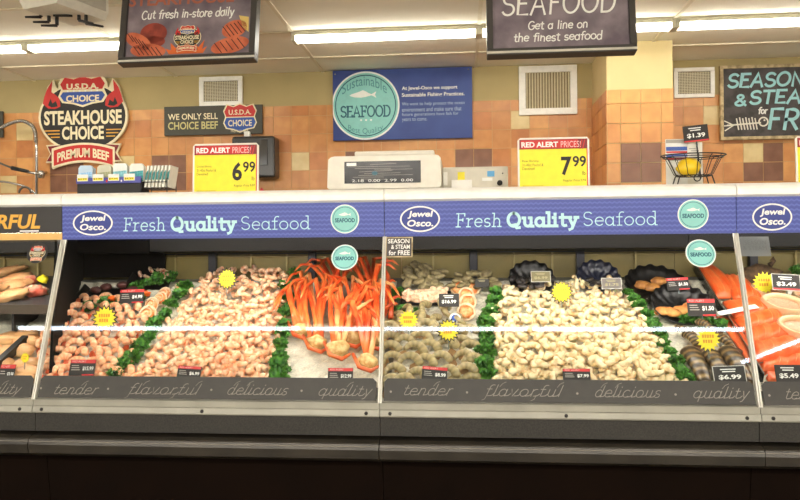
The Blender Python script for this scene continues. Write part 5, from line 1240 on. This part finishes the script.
# wire basket with a lemon, leaflets and tag
Yb = 2.78; c = top_at(693.5, Yb); s = sc_at(693.5, Yb); z = lambda py: at(693, py, Yb).z-ZTP
t = thing('wire_basket', c, 'black wire fruit basket on legs near the right end of the counter', 'basket')
rt, rb = 31*s, 17*s; zt_, zb_ = z(155.5), z(176)
def circ(r, zq, n=40): return [V((r*cos(2*PI*i/n), r*.62*sin(2*PI*i/n), zq)) for i in range(n+1)]
MB().tube(circ(rt, zt_), .0026, 6, cap=False).build('rim', BLACK, t); MB().tube(circ(rt*.93, zt_-.008), .0018, 6, cap=False).build('rim', BLACK, t); MB().tube(circ(rb, zb_), .0022, 6, cap=False).build('bottom_ring', BLACK, t)
wv = MB()
for k in range(14):
    a = 2*PI*k/14+.2; e = V((cos(a), .62*sin(a), 0))
    wv.tube([e*rt+V((0, 0, zt_)), e*(rt*.86)+V((0, 0, zt_-.012)), e*(rt*.74)+V((0, 0, (zt_+zb_)/2)), e*(rb*1.1)+V((0, 0, zb_+.006)), e*(rb*.7)+V((0, 0, zb_-.002)), e*.0+V((0, 0, zb_-.002))], .0015, 5)
wv.build('side_wires', BLACK, t)
for sx in (-1, 1):
    for sy in (-1, 1): MB().tube([(sx*rb*.9, sy*rb*.45, zb_), (sx*rb*1.12, sy*rb*.5, .0022)], .0024, 6).build('leg', BLACK, t)
MB().tube([V((.0+.012*cos(q), -rb*.62-.004, zb_-.012+.012*sin(q))) for q in [2*PI*i/20 for i in range(21)]], .0022, 6).build('ring_ornament', BLACK, t)
LEM = mat('lemon_skin', (250, 208, 30), .35, var=.1, scale=20, bump=.3)
lm = MB(); lm.lathe([(0, -.052), (.006, -.05), (.012, -.043), (.03, -.028), (.037, 0), (.030, .028), (.012, .043), (.006, .048), (0, .05)], 24); lo = lm.build('lemon', LEM, None, c+V((-5.5*s, -.01, zb_+.033)), (0, PI/2-.15, .2)); tag(lo, 'bright yellow lemon lying in the black wire basket', 'lemon')
o = thing('leaflet', c+V((-8*s, .085, 0)), 'white recipe leaflet with red and blue bands behind the basket', 'leaflet', None, (-.05, 0, .0)); hh = z(135); MB().box(-12*s, 12*s, 0, .002, 0, hh).build('sheet', TXW, o)
A = Art(-.0004, .0003)
for y0, y1, m in ((147, 143, SBLUE), (149.5, 147.6, RED), (153.5, 151, SBLUE), (156, 154, RED), (139, 135.5, SILV)): A.rect('printed_band', m, -11.5*s, 11.5*s, z(y0), z(y1), 1)
A.build(o)
o = thing('leaflet', c+V((9*s, .083, 0)), 'white recipe card standing right of the banded leaflet', 'leaflet', None, (-.03, 0, 0)); MB().box(-7.5*s, 7.5*s, 0, .002, 0, z(139)).build('sheet', mat('off_white_card', (232, 228, 214), .6), o); A = Art(-.0004, .0003)
for k in range(8): A.rect('printed_line', SILV, (-6+2*(k % 2))*s, (1+(k*3 % 5))*s, z(146+2.2*k), z(145+2.2*k), 1)
A.build(o)
p = price(c+V((9.5*s, .070, z(139))), 25*s, 17*s, '$1.39', 'black price tag reading 1.39 standing in the wire basket', False, 0, -.05, INK, False, True, roll=-.09)
MB().box(-.003, .003, .0037, .006, -z(139)+zb_-.004, 0).build('stem', BLACK, p)

# ================================================================== camera, world, view
cam = bpy.data.cameras.new('camera'); cam.sensor_width = 36; cam.lens = 36*CF/800
co_ = link(bpy.data.objects.new('camera', cam)); co_.matrix_world = Matrix.Translation(CC) @ Matrix((CX, CY, -FW)).transposed().to_4x4()
SC.camera = co_
w_ = bpy.data.worlds.new('world'); SC.world = w_; w_.use_nodes = True
w_.node_tree.nodes['Background'].inputs[0].default_value = (1, .95, .86, 1); w_.node_tree.nodes['Background'].inputs[1].default_value = .28
vs = SC.view_settings; vs.view_transform = 'Standard'; vs.look = 'None'; vs.exposure = 1.35; vs.gamma = 1; vs.use_curve_mapping = False
SC.cycles.use_denoising = True; SC.cycles.max_bounces = 8; SC.cycles.transparent_max_bounces = 12
